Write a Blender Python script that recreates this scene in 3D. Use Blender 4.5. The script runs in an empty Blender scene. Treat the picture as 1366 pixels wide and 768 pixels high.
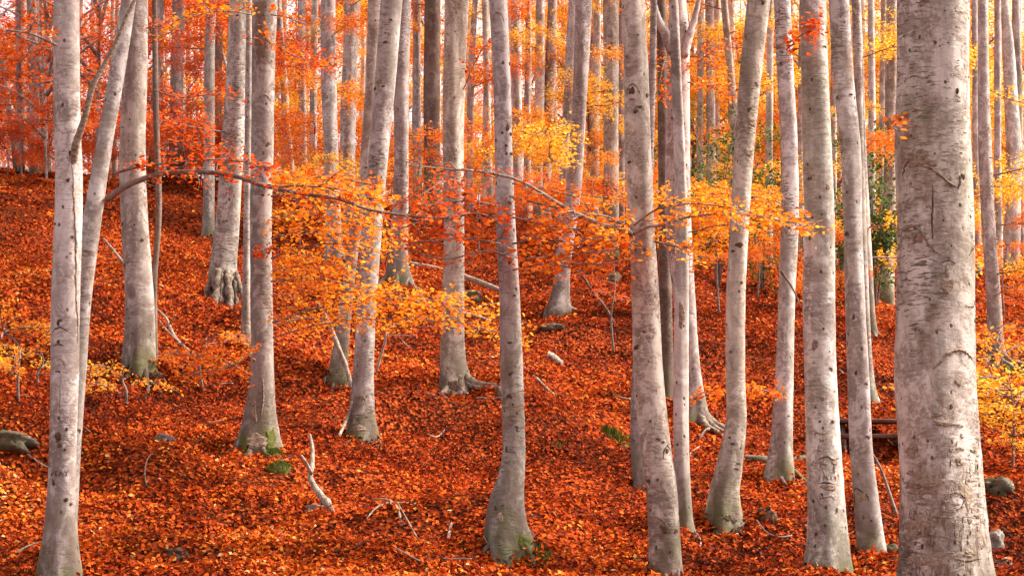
import bpy, math, random
import numpy as np
from mathutils import Vector, Matrix, Euler

# ------------------------------------------------------------------ camera, sky, sun, exposure
scene = bpy.context.scene
rng = np.random.default_rng(7)
random.seed(7)
PITCH = math.radians(6.0)
LENS = 85.0
FPX = 1366 * LENS / 36.0            # focal length in photograph pixels
cam = bpy.data.cameras.new('camera')
cam.lens = LENS; cam.sensor_width = 36.0; cam.clip_start = 0.1; cam.clip_end = 2000
camo = bpy.data.objects.new('camera', cam)
scene.collection.objects.link(camo)
camo.location = (0, 0, 0); camo.rotation_euler = (math.pi / 2 + PITCH, 0, 0)
scene.camera = camo

SUN_EL, SUN_AZ = 46.0, 80.0         # the sun stands high to the right, a little behind the wood
world = bpy.data.worlds.new('World'); scene.world = world; world.use_nodes = True
wn = world.node_tree; wn.nodes.clear()
sky = wn.nodes.new('ShaderNodeTexSky'); sky.sky_type = 'NISHITA'; sky.sun_disc = False
sky.sun_elevation = math.radians(SUN_EL); sky.sun_rotation = math.radians(SUN_AZ)
sky.air_density = 1.0; sky.dust_density = 4.0; sky.ozone_density = 1.0
hsv = wn.nodes.new('ShaderNodeHueSaturation'); hsv.inputs['Saturation'].default_value = 0.20
bg = wn.nodes.new('ShaderNodeBackground'); bg.inputs['Strength'].default_value = 0.15
wo = wn.nodes.new('ShaderNodeOutputWorld')
wn.links.new(sky.outputs[0], hsv.inputs['Color']); wn.links.new(hsv.outputs[0], bg.inputs[0]); wn.links.new(bg.outputs[0], wo.inputs[0])

sl = bpy.data.lights.new('sun', 'SUN'); sl.energy = 4.0; sl.angle = math.radians(12); sl.color = (1.0, 0.89, 0.72)
so = bpy.data.objects.new('sun', sl); scene.collection.objects.link(so)
az, el = math.radians(SUN_AZ), math.radians(SUN_EL)
sdir = Vector((math.sin(az) * math.cos(el), math.cos(az) * math.cos(el), math.sin(el)))
so.rotation_euler = sdir.to_track_quat('Z', 'Y').to_euler(); so.location = (0, 0, 60)

vs = scene.view_settings
vs.view_transform = 'Standard'; vs.look = 'None'; vs.gamma = 1.0; vs.use_curve_mapping = False
vs.exposure = 1.3
scene.cycles.use_denoising = True
scene.cycles.max_bounces = 6; scene.cycles.diffuse_bounces = 3; scene.cycles.transmission_bounces = 3
scene.cycles.sample_clamp_indirect = 6

# ------------------------------------------------------------------ helpers
def _hash(ix, iy, seed):
    n = (ix.astype(np.int64) * 374761393 + iy.astype(np.int64) * 668265263 + seed * 1442695) & 0x7fffffff
    n = (n ^ (n >> 13)) * 1274126177 & 0x7fffffff
    n = n ^ (n >> 16)
    return (n & 0xffff) / 65535.0

def vnoise(x, y, seed=0):
    x = np.asarray(x, float); y = np.asarray(y, float)
    ix = np.floor(x); iy = np.floor(y); fx = x - ix; fy = y - iy
    fx = fx * fx * (3 - 2 * fx); fy = fy * fy * (3 - 2 * fy)
    ix = ix.astype(np.int64); iy = iy.astype(np.int64)
    a = _hash(ix, iy, seed); b = _hash(ix + 1, iy, seed); c = _hash(ix, iy + 1, seed); d = _hash(ix + 1, iy + 1, seed)
    return (a * (1 - fx) + b * fx) * (1 - fy) + (c * (1 - fx) + d * fx) * fy * 1.0 - 0.5

DENTS = []          # (x, y, radius, depth): hollows and cut banks of the slope
def ground_z(X, Y):
    X = np.asarray(X, float); Y = np.asarray(Y, float)
    g = np.where(Y < 55, Y, 55 + 25 * (1 - np.exp(-np.maximum(Y - 55, 0) / 25)))
    g = np.where(g < 6, 6 + (g - 6) * 0.35, g)
    Xs = np.tanh(X / 60.0) * 60.0
    z = -2.7 + 0.18 * g - 0.10 * Xs * np.clip(Y / 20.0, 0.3, 1.0)
    z = z + 0.40 * vnoise(X * 0.28, Y * 0.2, 1) + 0.34 * vnoise(X * 0.75, Y * 0.6, 2) + 0.17 * vnoise(X * 1.9, Y * 1.6, 3) + 0.075 * vnoise(X * 5.0, Y * 4.6, 4)
    for dx, dy, dr, dd in DENTS:
        q = ((X - dx) / dr) ** 2 + ((Y - dy) / (dr * 0.8)) ** 2
        z = z - dd * np.exp(-np.minimum(q, 30.0)) + dd * 0.55 * np.exp(-np.minimum(((X - dx) / (dr * 1.2)) ** 2 + ((Y - dy - dr * 1.2) / (dr * 0.6)) ** 2, 30.0))
    return z

F = np.array([0, math.cos(PITCH), math.sin(PITCH)]); U = np.array([0, -math.sin(PITCH), math.cos(PITCH)]); R = np.array([1.0, 0, 0])
def ray(px, py):
    return F + R * ((px - 683) / FPX) + U * ((384 - py) / FPX)
def at(px, py, Y):
    d = ray(px, py); return d * (Y / d[1])
def ghit(px, py):
    d = ray(px, py); Ys = np.arange(8, 130, 0.05)
    P = d[None, :] * (Ys / d[1])[:, None]
    below = P[:, 2] < ground_z(P[:, 0], P[:, 1])
    i = int(np.argmax(below)) if below.any() else int(np.argmin(P[:, 2] - ground_z(P[:, 0], P[:, 1])))
    return P[i]

DENTS = [(h[0], h[1], r, d) for h, r, d in [(ghit(px, py), r, d) for px, py, r, d in
    [(418, 512, .5, .30), (212, 512, .45, .25), (35, 618, .6, .22), (235, 738, .3, .16), (530, 560, .4, .14), (660, 610, .5, .12), (735, 455, .7, .22), (800, 470, .6, .2), (905, 655, .45, .2), (1010, 555, .6, .28),
     (1130, 590, .5, .25), (1335, 690, .5, .25), (1010, 715, .45, .16), (560, 700, .5, .12), (300, 700, .45, .14), (150, 650, .5, .12), (770, 650, .45, .14), (640, 430, .6, .2), (300, 440, .6, .22), (1180, 500, .6, .22), (120, 420, .6, .16), (450, 640, .35, .14), (950, 480, .6, .2), (660, 750, .35, .12)]]]
COL = scene.collection
def mesh_from(name, V, faces=None, loops=None, starts=None, totals=None, smooth=True, attrs=None):
    me = bpy.data.meshes.new(name)
    V = np.asarray(V, np.float32)
    if loops is None:
        faces = np.asarray(faces, np.int32)
        n, k = faces.shape
        loops = faces.ravel(); starts = np.arange(n, dtype=np.int32) * k; totals = np.full(n, k, np.int32)
    me.vertices.add(len(V)); me.vertices.foreach_set('co', V.ravel())
    me.loops.add(len(loops)); me.loops.foreach_set('vertex_index', np.asarray(loops, np.int32))
    me.polygons.add(len(starts)); me.polygons.foreach_set('loop_start', np.asarray(starts, np.int32))
    me.polygons.foreach_set('loop_total', np.asarray(totals, np.int32))
    me.update(calc_edges=True)
    if smooth: me.polygons.foreach_set('use_smooth', np.ones(len(starts), bool))
    for an, (dom, vals) in (attrs or {}).items():
        a = me.attributes.new(an, 'FLOAT', dom); a.data.foreach_set('value', np.asarray(vals, np.float32))
    return me

def add_obj(name, me, mat=None, parent=None, loc=(0, 0, 0), stuff=False):
    o = bpy.data.objects.new(name, me); COL.objects.link(o); o.location = loc
    if parent is not None: o.parent = parent
    if mat is not None:
        if len(me.materials) == 0: me.materials.append(mat)
        if me.materials[0] is not mat:
            o.material_slots[0].link = 'OBJECT'; o.material_slots[0].material = mat
    if stuff: o['kind'] = 'stuff'
    return o

def thing(name, loc, label, cat, group=None):
    o = bpy.data.objects.new(name, None); COL.objects.link(o); o.location = Vector(loc); o.empty_display_size = 0.2
    return tag(o, label, cat, group)
def tag(o, label, cat, group=None):
    o['label'] = label; o['category'] = cat
    if group: o['group'] = group
    return o

def smooth_path(P, n):
    """Catmull-Rom through the rows of P (any number of columns)."""
    P = np.asarray(P, float)
    if len(P) == 2:
        t = np.linspace(0, 1, n)[:, None]; return P[0] * (1 - t) + P[1] * t
    Q = np.vstack([2 * P[0] - P[1], P, 2 * P[-1] - P[-2]])
    out = []
    for s in np.linspace(0, len(P) - 1 - 1e-6, n):
        i = int(s); t = s - i
        a, b, c, d = Q[i], Q[i + 1], Q[i + 2], Q[i + 3]
        out.append(0.5 * (2 * b + (c - a) * t + (2 * a - 5 * b + 4 * c - d) * t * t + (3 * b - a - 3 * c + d) * t ** 3))
    return np.array(out)

class MB:
    def __init__(s): s.V = []; s.L = []; s.T = []; s.n = 0
    def add(s, V, faces):
        V = np.asarray(V, float)
        for f in faces:
            s.L.extend([i + s.n for i in f]); s.T.append(len(f))
        s.V.append(V); s.n += len(V)
    def tube(s, P, rad, seg=6, wob=0.0, caps=True, seed=0):
        P = np.asarray(P, float); n = len(P)
        rad = np.broadcast_to(np.asarray(rad, float), (n,))
        T = np.gradient(P, axis=0); T /= np.linalg.norm(T, axis=1)[:, None] + 1e-9
        ref = np.array([0, 0, 1.0]) if abs(T[0][2]) < 0.8 else np.array([0, 1.0, 0])
        A = np.cross(T, ref); A /= np.linalg.norm(A, axis=1)[:, None] + 1e-9; B = np.cross(T, A)
        th = np.linspace(0, 2 * math.pi, seg, endpoint=False)
        rr = rad[:, None] * np.ones(seg)[None, :]
        if wob:
            r_ = np.random.default_rng(seed)
            rr = rr * (1 + wob * r_.normal(size=rr.shape))
        V = P[:, None, :] + rr[:, :, None] * (np.cos(th)[None, :, None] * A[:, None, :] + np.sin(th)[None, :, None] * B[:, None, :])
        f = []
        for i in range(n - 1):
            for j in range(seg):
                k = (j + 1) % seg
                f.append((i * seg + j, i * seg + k, (i + 1) * seg + k, (i + 1) * seg + j))
        if caps:
            f.append(tuple(range(seg - 1, -1, -1))); f.append(tuple((n - 1) * seg + j for j in range(seg)))
        s.add(V.reshape(-1, 3), f)
    def mesh(s, name, smooth=True, offset=None):
        V = np.vstack(s.V)
        if offset is not None: V = V - np.asarray(offset)[None, :]
        tot = np.array(s.T, np.int32); st = np.concatenate([[0], np.cumsum(tot)[:-1]])
        return mesh_from(name, V, loops=np.array(s.L, np.int32), starts=st, totals=tot, smooth=smooth, attrs=None if 'root' in name else {'hgt': ('POINT', np.full(len(V), 5.0))})

def unit(v):
    return v / (np.linalg.norm(v, axis=-1, keepdims=True) + 1e-9)

def leaf_mesh(name, pos, nrm, d, size, tone, near=True, wid=0.62, r=rng, offset=None):
    """Leaves: near ones are ovate halves folded along the midrib (two quads), far ones a folded diamond (two triangles)."""
    pos = np.asarray(pos, float); N = len(pos)
    if offset is not None: pos = pos - np.asarray(offset)[None, :]
    nrm = unit(np.asarray(nrm, float)); d = np.asarray(d, float)
    d = unit(d - nrm * (d * nrm).sum(1, keepdims=True)); s = np.cross(nrm, d)
    L = np.asarray(size, float)[:, None]; W = L * wid * r.uniform(0.8, 1.15, (N, 1))
    fold = r.uniform(0.02, 0.3, (N, 1)) * W; curl = r.uniform(-0.25, 0.25, (N, 1)) * L
    if near:
        rows = [pos,
                pos + d * L * 0.32 + s * W * 0.5 + nrm * fold, pos + d * L * 0.70 + s * W * 0.40 + nrm * (fold + curl * 0.4),
                pos + d * L + nrm * curl,
                pos + d * L * 0.70 - s * W * 0.40 + nrm * (fold + curl * 0.4), pos + d * L * 0.32 - s * W * 0.5 + nrm * fold]
        V = np.stack(rows, 1).reshape(-1, 3); b = np.arange(N)[:, None] * 6
        faces = np.concatenate([b + np.array([[0, 3, 2, 1]]), b + np.array([[0, 5, 4, 3]])], 1).reshape(-1, 4)
    else:
        rows = [pos, pos + d * L * 0.5 + s * W * 0.5 + nrm * fold, pos + d * L + nrm * curl, pos + d * L * 0.5 - s * W * 0.5 + nrm * fold]
        V = np.stack(rows, 1).reshape(-1, 3); b = np.arange(N)[:, None] * 4
        faces = np.concatenate([b + np.array([[0, 2, 1]]), b + np.array([[0, 3, 2]])], 1).reshape(-1, 3)
    return mesh_from(name, V, faces, smooth=False, attrs={'tone': ('FACE', np.repeat(tone, 2))})

# ------------------------------------------------------------------ materials
def new_mat(name):
    m = bpy.data.materials.new(name); m.use_nodes = True; nt = m.node_tree; nt.nodes.clear()
    out = nt.nodes.new('ShaderNodeOutputMaterial')
    return m, nt, out
def N(nt, typ, **kw):
    n = nt.nodes.new(typ)
    for k, v in kw.items():
        if k in n.inputs: n.inputs[k].default_value = v
        else: setattr(n, k, v)
    return n
def ramp(nt, stops, interp='LINEAR'):
    n = nt.nodes.new('ShaderNodeValToRGB'); cr = n.color_ramp; cr.interpolation = interp
    while len(cr.elements) < len(stops): cr.elements.new(0.5)
    for e, (p, c) in zip(cr.elements, stops):
        e.position = p; e.color = (c[0], c[1], c[2], 1) if not isinstance(c, (int, float)) else (c, c, c, 1)
    return n
def mixc(nt, fac, a, b, mode='MIX'):
    n = nt.nodes.new('ShaderNodeMix'); n.data_type = 'RGBA'; n.blend_type = mode
    for sock, v in ((n.inputs[0], fac), (n.inputs[6], a), (n.inputs[7], b)):
        if isinstance(v, bpy.types.NodeSocket): nt.links.new(v, sock)
        elif isinstance(v, (int, float)): sock.default_value = v
        else: sock.default_value = (v[0], v[1], v[2], 1)
    return n.outputs[2]
def math_n(nt, op, a, b=None, clamp=False):
    n = nt.nodes.new('ShaderNodeMath'); n.operation = op; n.use_clamp = clamp
    for sock, v in ((n.inputs[0], a), (n.inputs[1], b)):
        if v is None: continue
        if isinstance(v, bpy.types.NodeSocket): nt.links.new(v, sock)
        else: sock.default_value = v
    return n.outputs[0]

def leaf_material(name, stops, trans=0.45):
    m, nt, out = new_mat(name)
    a = N(nt, 'ShaderNodeAttribute', attribute_name='tone')
    cr = ramp(nt, stops); nt.links.new(a.outputs['Fac'], cr.inputs[0])
    p = N(nt, 'ShaderNodeBsdfPrincipled', Roughness=0.65); p.inputs['Specular IOR Level'].default_value = 0.03
    nt.links.new(cr.outputs[0], p.inputs['Base Color'])
    t = N(nt, 'ShaderNodeBsdfTranslucent'); nt.links.new(cr.outputs[0], t.inputs[0])
    mx = N(nt, 'ShaderNodeMixShader'); mx.inputs[0].default_value = trans
    nt.links.new(p.outputs[0], mx.inputs[1]); nt.links.new(t.outputs[0], mx.inputs[2]); nt.links.new(mx.outputs[0], out.inputs[0])
    return m
LEAF = {
    'red': leaf_material('leaf_red', [(0, (0.30, 0.03, 0.008)), (0.35, (0.62, 0.075, 0.012)), (0.7, (0.78, 0.14, 0.015)), (1, (0.85, 0.26, 0.03))]),
    'orange': leaf_material('leaf_orange', [(0, (0.50, 0.06, 0.01)), (0.3, (0.78, 0.14, 0.015)), (0.7, (0.88, 0.26, 0.02)), (1, (0.92, 0.42, 0.04))]),
    'amber': leaf_material('leaf_amber', [(0, (0.68, 0.12, 0.012)), (0.35, (0.88, 0.26, 0.018)), (0.7, (0.93, 0.39, 0.027)), (1, (0.95, 0.56, 0.06))]),
    'yellow': leaf_material('leaf_yellow', [(0, (0.80, 0.22, 0.02)), (0.3, (0.90, 0.40, 0.03)), (0.7, (0.93, 0.54, 0.05)), (1, (0.95, 0.70, 0.12))], 0.55),
    'green': leaf_material('leaf_green', [(0, (0.02, 0.045, 0.015)), (0.5, (0.075, 0.13, 0.03)), (0.85, (0.16, 0.22, 0.045)), (1, (0.30, 0.30, 0.05))], 0.35),
}
LITTER = leaf_material('leaf_litter', [(0, (0.045, 0.010, 0.005)), (0.18, (0.17, 0.024, 0.007)), (0.40, (0.46, 0.055, 0.009)), (0.62, (0.62, 0.102, 0.012)),
                                       (0.82, (0.76, 0.19, 0.018)), (0.95, (0.82, 0.36, 0.05)), (1, (0.76, 0.46, 0.22))], 0.2)

def ground_material():
    m, nt, out = new_mat('forest_floor')
    tc = N(nt, 'ShaderNodeNewGeometry')
    v = N(nt, 'ShaderNodeTexVoronoi'); v.inputs['Scale'].default_value = 38; nt.links.new(tc.outputs['Position'], v.inputs['Vector'])
    sep = N(nt, 'ShaderNodeSeparateColor'); nt.links.new(v.outputs['Color'], sep.inputs[0])
    cr = ramp(nt, [(0, (0.02, 0.007, 0.004)), (0.35, (0.10, 0.016, 0.007)), (0.7, (0.30, 0.04, 0.010)), (1, (0.5, 0.10, 0.02))])
    nt.links.new(sep.outputs[0], cr.inputs[0])
    no = N(nt, 'ShaderNodeTexNoise'); no.inputs['Scale'].default_value = 0.8; no.inputs['Detail'].default_value = 5; nt.links.new(tc.outputs['Position'], no.inputs['Vector'])
    cr2 = ramp(nt, [(0.38, 0.0), (0.62, 1.0)]); nt.links.new(no.outputs[0], cr2.inputs[0])
    soil = mixc(nt, cr2.outputs[0], cr.outputs[0], (0.035, 0.012, 0.007));
    c = mixc(nt, 0.55, cr.outputs[0], soil)
    p = N(nt, 'ShaderNodeBsdfPrincipled', Roughness=0.95); p.inputs['Specular IOR Level'].default_value = 0.0
    nt.links.new(c, p.inputs['Base Color'])
    b = N(nt, 'ShaderNodeBump'); b.inputs['Strength'].default_value = 0.7; b.inputs['Distance'].default_value = 0.04
    nt.links.new(v.outputs['Distance'], b.inputs['Height']); nt.links.new(b.outputs[0], p.inputs['Normal'])
    nt.links.new(p.outputs[0], out.inputs[0])
    return m
GROUND = ground_material()

def bark_material(name, tint=(1, 1, 1), light=1.0, dashes=0.6, stain=0.5, rough=0.0, moss=0.5, skin_c=0.4):
    m, nt, out = new_mat(name)
    tc = N(nt, 'ShaderNodeTexCoord'); oi = N(nt, 'ShaderNodeObjectInfo')
    off = N(nt, 'ShaderNodeVectorMath', operation='SCALE'); off.inputs[0].default_value = (37.0, 19.0, 53.0); nt.links.new(oi.outputs['Random'], off.inputs['Scale'])
    ad = N(nt, 'ShaderNodeVectorMath', operation='ADD'); nt.links.new(tc.outputs['Object'], ad.inputs[0]); nt.links.new(off.outputs[0], ad.inputs[1])
    def noise(sc, detail=4, rough_=0.55, scale=1.0, dist=0.0):
        mp = N(nt, 'ShaderNodeMapping'); mp.inputs['Scale'].default_value = sc; nt.links.new(ad.outputs[0], mp.inputs[0])
        n = N(nt, 'ShaderNodeTexNoise'); n.inputs['Scale'].default_value = scale; n.inputs['Detail'].default_value = detail
        n.inputs['Roughness'].default_value = rough_; n.inputs['Distortion'].default_value = dist
        nt.links.new(mp.outputs[0], n.inputs['Vector']); return n.outputs[0]
    def rp(src, stops):
        c = ramp(nt, stops); nt.links.new(src, c.inputs[0]); return c.outputs[0]
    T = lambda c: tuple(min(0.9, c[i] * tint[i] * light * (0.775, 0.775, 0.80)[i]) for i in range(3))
    base = rp(noise((3.5, 3.5, 1.6), 5, 0.6), [(0.32, T((0.20, 0.165, 0.145))), (0.5, T((0.42, 0.37, 0.335))), (0.66, T((0.66, 0.61, 0.56)))])
    # fine horizontal skin texture
    skin = noise((30, 30, 62), 5, 0.72, dist=0.3)
    skm = math_n(nt, 'MULTIPLY', rp(noise((2.6, 2.6, 1.4), 3), [(0.38, 0.35), (0.62, 1.0)]), skin_c)
    base = mixc(nt, skm, base, rp(skin, [(0.38, T((0.13, 0.10, 0.085))), (0.5, T((0.40, 0.34, 0.31))), (0.62, T((0.68, 0.63, 0.59)))]))
    # blotches: pale lichen and tan weathering, a hand across
    bl = noise((7, 7, 5.5), 6, 0.72, dist=0.7)
    base = mixc(nt, rp(bl, [(0.50, 0.0), (0.58, 0.75)]), base, T((0.78, 0.745, 0.70)))
    base = mixc(nt, rp(bl, [(0.36, 0.6), (0.46, 0.0)]), base, T((0.24, 0.19, 0.155)))
    # pale lichen flecks
    fl = noise((30, 30, 38), 3, 0.7)
    flm = math_n(nt, 'MULTIPLY', rp(fl, [(0.52, 0.0), (0.60, 1.0)]), rp(noise((3.2, 3.2, 1.8), 3), [(0.42, 0.0), (0.55, 0.9)]))
    base = mixc(nt, flm, base, T((0.66, 0.61, 0.56)))
    # dark horizontal dashes, in patches
    ds = noise((15, 15, 72), 3, 0.6, dist=0.5)
    dsm = math_n(nt, 'MULTIPLY', rp(ds, [(0.53, 0.0), (0.60, 1.0)]), rp(noise((3.0, 3.0, 1.1), 3), [(0.46, 0.0), (0.58, 1.0)]))
    base = mixc(nt, math_n(nt, 'MULTIPLY', dsm, dashes), base, (0.10, 0.065, 0.05))
    # damp dark streaks and a little green algae, different on every tree
    sk = rp(noise((5, 5, 0.45), 4, 0.6), [(0.50, 0.0), (0.66, 0.6)]); base = mixc(nt, sk, base, (0.15, 0.12, 0.095))
    alg = math_n(nt, 'MULTIPLY', rp(noise((1.6, 1.6, 0.8), 4, 0.6), [(0.52, 0.0), (0.7, 0.4)]), oi.outputs['Random']); base = mixc(nt, alg, base, (0.24, 0.235, 0.13))
    var = rp(oi.outputs['Random'], [(0.0, (0.70, 0.66, 0.62)), (0.3, (1.05, 1.03, 1.0)), (0.55, (0.84, 0.79, 0.79)), (0.8, (0.96, 0.96, 0.90)), (1.0, (1.2, 1.19, 1.17))]); base = mixc(nt, 1.0, base, var, 'MULTIPLY')
    # brown weathered patches
    st = noise((5, 5, 2.2), 6, 0.7, dist=0.8)
    stm = math_n(nt, 'MULTIPLY', rp(st, [(0.55, 0.0), (0.66, 1.0)]), stain)
    base = mixc(nt, stm, base, (0.19, 0.105, 0.06))
    # small dark lenticels
    mp = N(nt, 'ShaderNodeMapping'); mp.inputs['Scale'].default_value = (16, 16, 12); nt.links.new(ad.outputs[0], mp.inputs[0])
    vo = N(nt, 'ShaderNodeTexVoronoi'); vo.inputs['Scale'].default_value = 1.0; nt.links.new(mp.outputs[0], vo.inputs['Vector'])
    lent = rp(vo.outputs['Distance'], [(0.10, 1.0), (0.17, 0.0)])
    sepc = N(nt, 'ShaderNodeSeparateColor'); nt.links.new(vo.outputs['Color'], sepc.inputs[0])
    lentm = math_n(nt, 'MULTIPLY', lent, rp(sepc.outputs[0], [(0.42, 0.0), (0.5, 0.9)]))
    base = mixc(nt, lentm, base, (0.06, 0.04, 0.03))
    # dirt and moss towards the foot
    h = N(nt, 'ShaderNodeAttribute', attribute_name='hgt')
    foot = rp(h.outputs['Fac'], [(0.05, 1.0), (0.8, 0.0)])
    fm = math_n(nt, 'MULTIPLY', foot, rp(noise((6, 6, 3), 5, 0.65), [(0.36, 0.0), (0.54, 1.0)]))
    base = mixc(nt, math_n(nt, 'MULTIPLY', fm, 0.9), base, (0.09, 0.06, 0.04))
    ms = math_n(nt, 'MULTIPLY', rp(h.outputs['Fac'], [(0.0, 1.0), (0.38, 0.0)]), rp(noise((4, 4, 3), 5, 0.7), [(0.45, 0.0), (0.54, 1.0)]))
    base = mixc(nt, math_n(nt, 'MULTIPLY', ms, moss), base, (0.09, 0.11, 0.02))
    p = N(nt, 'ShaderNodeBsdfPrincipled', Roughness=0.8); p.inputs['Specular IOR Level'].default_value = 0.2
    hh = math_n(nt, 'SUBTRACT', math_n(nt, 'MULTIPLY', skin, skin_c * 1.6), math_n(nt, 'MULTIPLY', dsm, 0.5))
    hh = math_n(nt, 'SUBTRACT', hh, lentm)
    hh = math_n(nt, 'SUBTRACT', hh, math_n(nt, 'MULTIPLY', stm, 0.5))
    if rough:
        cr_n = noise((26, 26, 7), 4, 0.7, dist=0.5)
        crm = math_n(nt, 'MULTIPLY', rp(cr_n, [(0.56, 0.0), (0.63, 1.0)]), rp(h.outputs['Fac'], [(0.55, 1.0), (1.0, 0.12)]))
        base = mixc(nt, math_n(nt, 'MULTIPLY', crm, rough), base, (0.13, 0.075, 0.05))
        hh = math_n(nt, 'SUBTRACT', hh, crm)
    b = N(nt, 'ShaderNodeBump'); b.inputs['Strength'].default_value = 0.5; b.inputs['Distance'].default_value = 0.009
    nt.links.new(hh, b.inputs['Height']); nt.links.new(b.outputs[0], p.inputs['Normal'])
    nt.links.new(base, p.inputs['Base Color']); nt.links.new(p.outputs[0], out.inputs[0])
    return m
BARK = {
    'grey': bark_material('bark_grey', (1.0, 0.97, 0.98), 1.02, 0.85, 0.55, skin_c=0.5),
    'pink': bark_material('bark_pink', (1.0, 0.93, 0.93), 1.05, 0.3, 0.3, skin_c=0.18),
    'pale': bark_material('bark_pale', (1.0, 1.0, 1.0), 1.25, 0.45, 0.3, skin_c=0.5),
    'warm': bark_material('bark_warm', (1.0, 0.93, 0.84), 1.08, 0.5, 0.6, skin_c=0.6),
    'old': bark_material('bark_old', (1.0, 0.96, 0.93), 1.15, 0.9, 0.75, 0.9, skin_c=0.65),
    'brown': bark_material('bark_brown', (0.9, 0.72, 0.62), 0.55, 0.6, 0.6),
    'far': bark_material('bark_far_lit', (1.0, 0.98, 0.94), 1.9, 0.2, 0.1, skin_c=0.2),  # bark colour lifted to paint in the brighter light on far stems
}
def plain_mat(name, c1, c2, sc=(8, 8, 8), rough=0.85, bump=0.4, c3=None):
    m, nt, out = new_mat(name)
    tc = N(nt, 'ShaderNodeTexCoord'); mp = N(nt, 'ShaderNodeMapping'); mp.inputs['Scale'].default_value = sc; nt.links.new(tc.outputs['Object'], mp.inputs[0])
    n = N(nt, 'ShaderNodeTexNoise'); n.inputs['Scale'].default_value = 1.0; n.inputs['Detail'].default_value = 6; n.inputs['Roughness'].default_value = 0.65
    nt.links.new(mp.outputs[0], n.inputs['Vector'])
    cr = ramp(nt, [(0.32, c1), (0.62, c2)] + ([(0.72, c3)] if c3 else [])); nt.links.new(n.outputs[0], cr.inputs[0])
    p = N(nt, 'ShaderNodeBsdfPrincipled', Roughness=rough); p.inputs['Specular IOR Level'].default_value = 0.2
    b = N(nt, 'ShaderNodeBump'); b.inputs['Strength'].default_value = bump; b.inputs['Distance'].default_value = 0.02
    nt.links.new(n.outputs[0], b.inputs['Height']); nt.links.new(b.outputs[0], p.inputs['Normal'])
    nt.links.new(cr.outputs[0], p.inputs['Base Color']); nt.links.new(p.outputs[0], out.inputs[0])
    return m
KNOT = plain_mat('knot_bark', (0.035, 0.02, 0.015), (0.12, 0.07, 0.045), (40, 40, 40))
RIDGE = plain_mat('scar_ridge', (0.11, 0.065, 0.04), (0.36, 0.27, 0.20), (45, 45, 60), 0.9, 0.8)
TAN = plain_mat('weathered_bark', (0.17, 0.11, 0.07), (0.36, 0.285, 0.225), (40, 40, 55), 0.9, 0.7, (0.5, 0.44, 0.40))
TWIG = plain_mat('twig_bark', (0.10, 0.065, 0.05), (0.26, 0.19, 0.165), (25, 25, 25))
PALEWOOD = plain_mat('pale_dead_wood', (0.12, 0.08, 0.055), (0.42, 0.33, 0.27), (26, 26, 16), 0.85, 0.9, (0.58, 0.48, 0.41))
ROOTWOOD = plain_mat('root_wood', (0.07, 0.05, 0.035), (0.27, 0.21, 0.165), (30, 30, 22), 0.9, 1.0, (0.48, 0.41, 0.35))
DARKWOOD = plain_mat('dark_dead_wood', (0.05, 0.03, 0.022), (0.17, 0.10, 0.07), (14, 14, 14))
ROCK = plain_mat('grey_rock', (0.10, 0.08, 0.07), (0.36, 0.31, 0.27), (16, 16, 16), 0.9, 0.9, (0.5, 0.45, 0.4))
MOSSROCK = plain_mat('mossy_rock', (0.055, 0.06, 0.015), (0.14, 0.11, 0.08), (13, 13, 13), 0.9, 0.9, (0.36, 0.31, 0.26))
MOSS = plain_mat('moss', (0.03, 0.035, 0.008), (0.11, 0.115, 0.022), (30, 30, 30), 0.95)
PLANK = plain_mat('weathered_plank', (0.04, 0.022, 0.018), (0.17, 0.09, 0.07), (6, 30, 30), 0.8)
GRASS = leaf_material('grass_blade', [(0, (0.03, 0.05, 0.008)), (0.6, (0.09, 0.12, 0.018)), (1, (0.28, 0.22, 0.05))], 0.3)

# ------------------------------------------------------------------ the ground
def build_ground():
    rows = np.concatenate([np.linspace(-60, 8, 35)[:-1], np.linspace(8, 30, 300)[:-1], np.linspace(30, 75, 300)[:-1], np.geomspace(75, 420, 60)])
    us = np.concatenate([np.linspace(-3.0, -0.42, 30)[:-1], np.linspace(-0.42, 0.42, 260), np.linspace(0.42, 3.0, 30)[1:]])
    span = np.where(rows < 8, 8 + 0.0 * rows, rows)
    span = np.maximum(span, 8) + np.where(rows < 8, (8 - rows) * 0.6, 0)
    X = us[None, :] * span[:, None]; Y = np.repeat(rows[:, None], len(us), 1)
    Z = ground_z(X, Y); n, k = X.shape
    V = np.stack([X, Y, Z], -1).reshape(-1, 3)
    idx = np.arange(n * k).reshape(n, k)
    f = np.stack([idx[:-1, :-1], idx[:-1, 1:], idx[1:, 1:], idx[1:, :-1]], -1).reshape(-1, 4)
    o = add_obj('forest_floor', mesh_from('forest_floor', V, f), GROUND); o['kind'] = 'structure'
    tag(o, 'sloping forest floor rising to the left under fallen beech leaves', 'ground')
build_ground()

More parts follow.
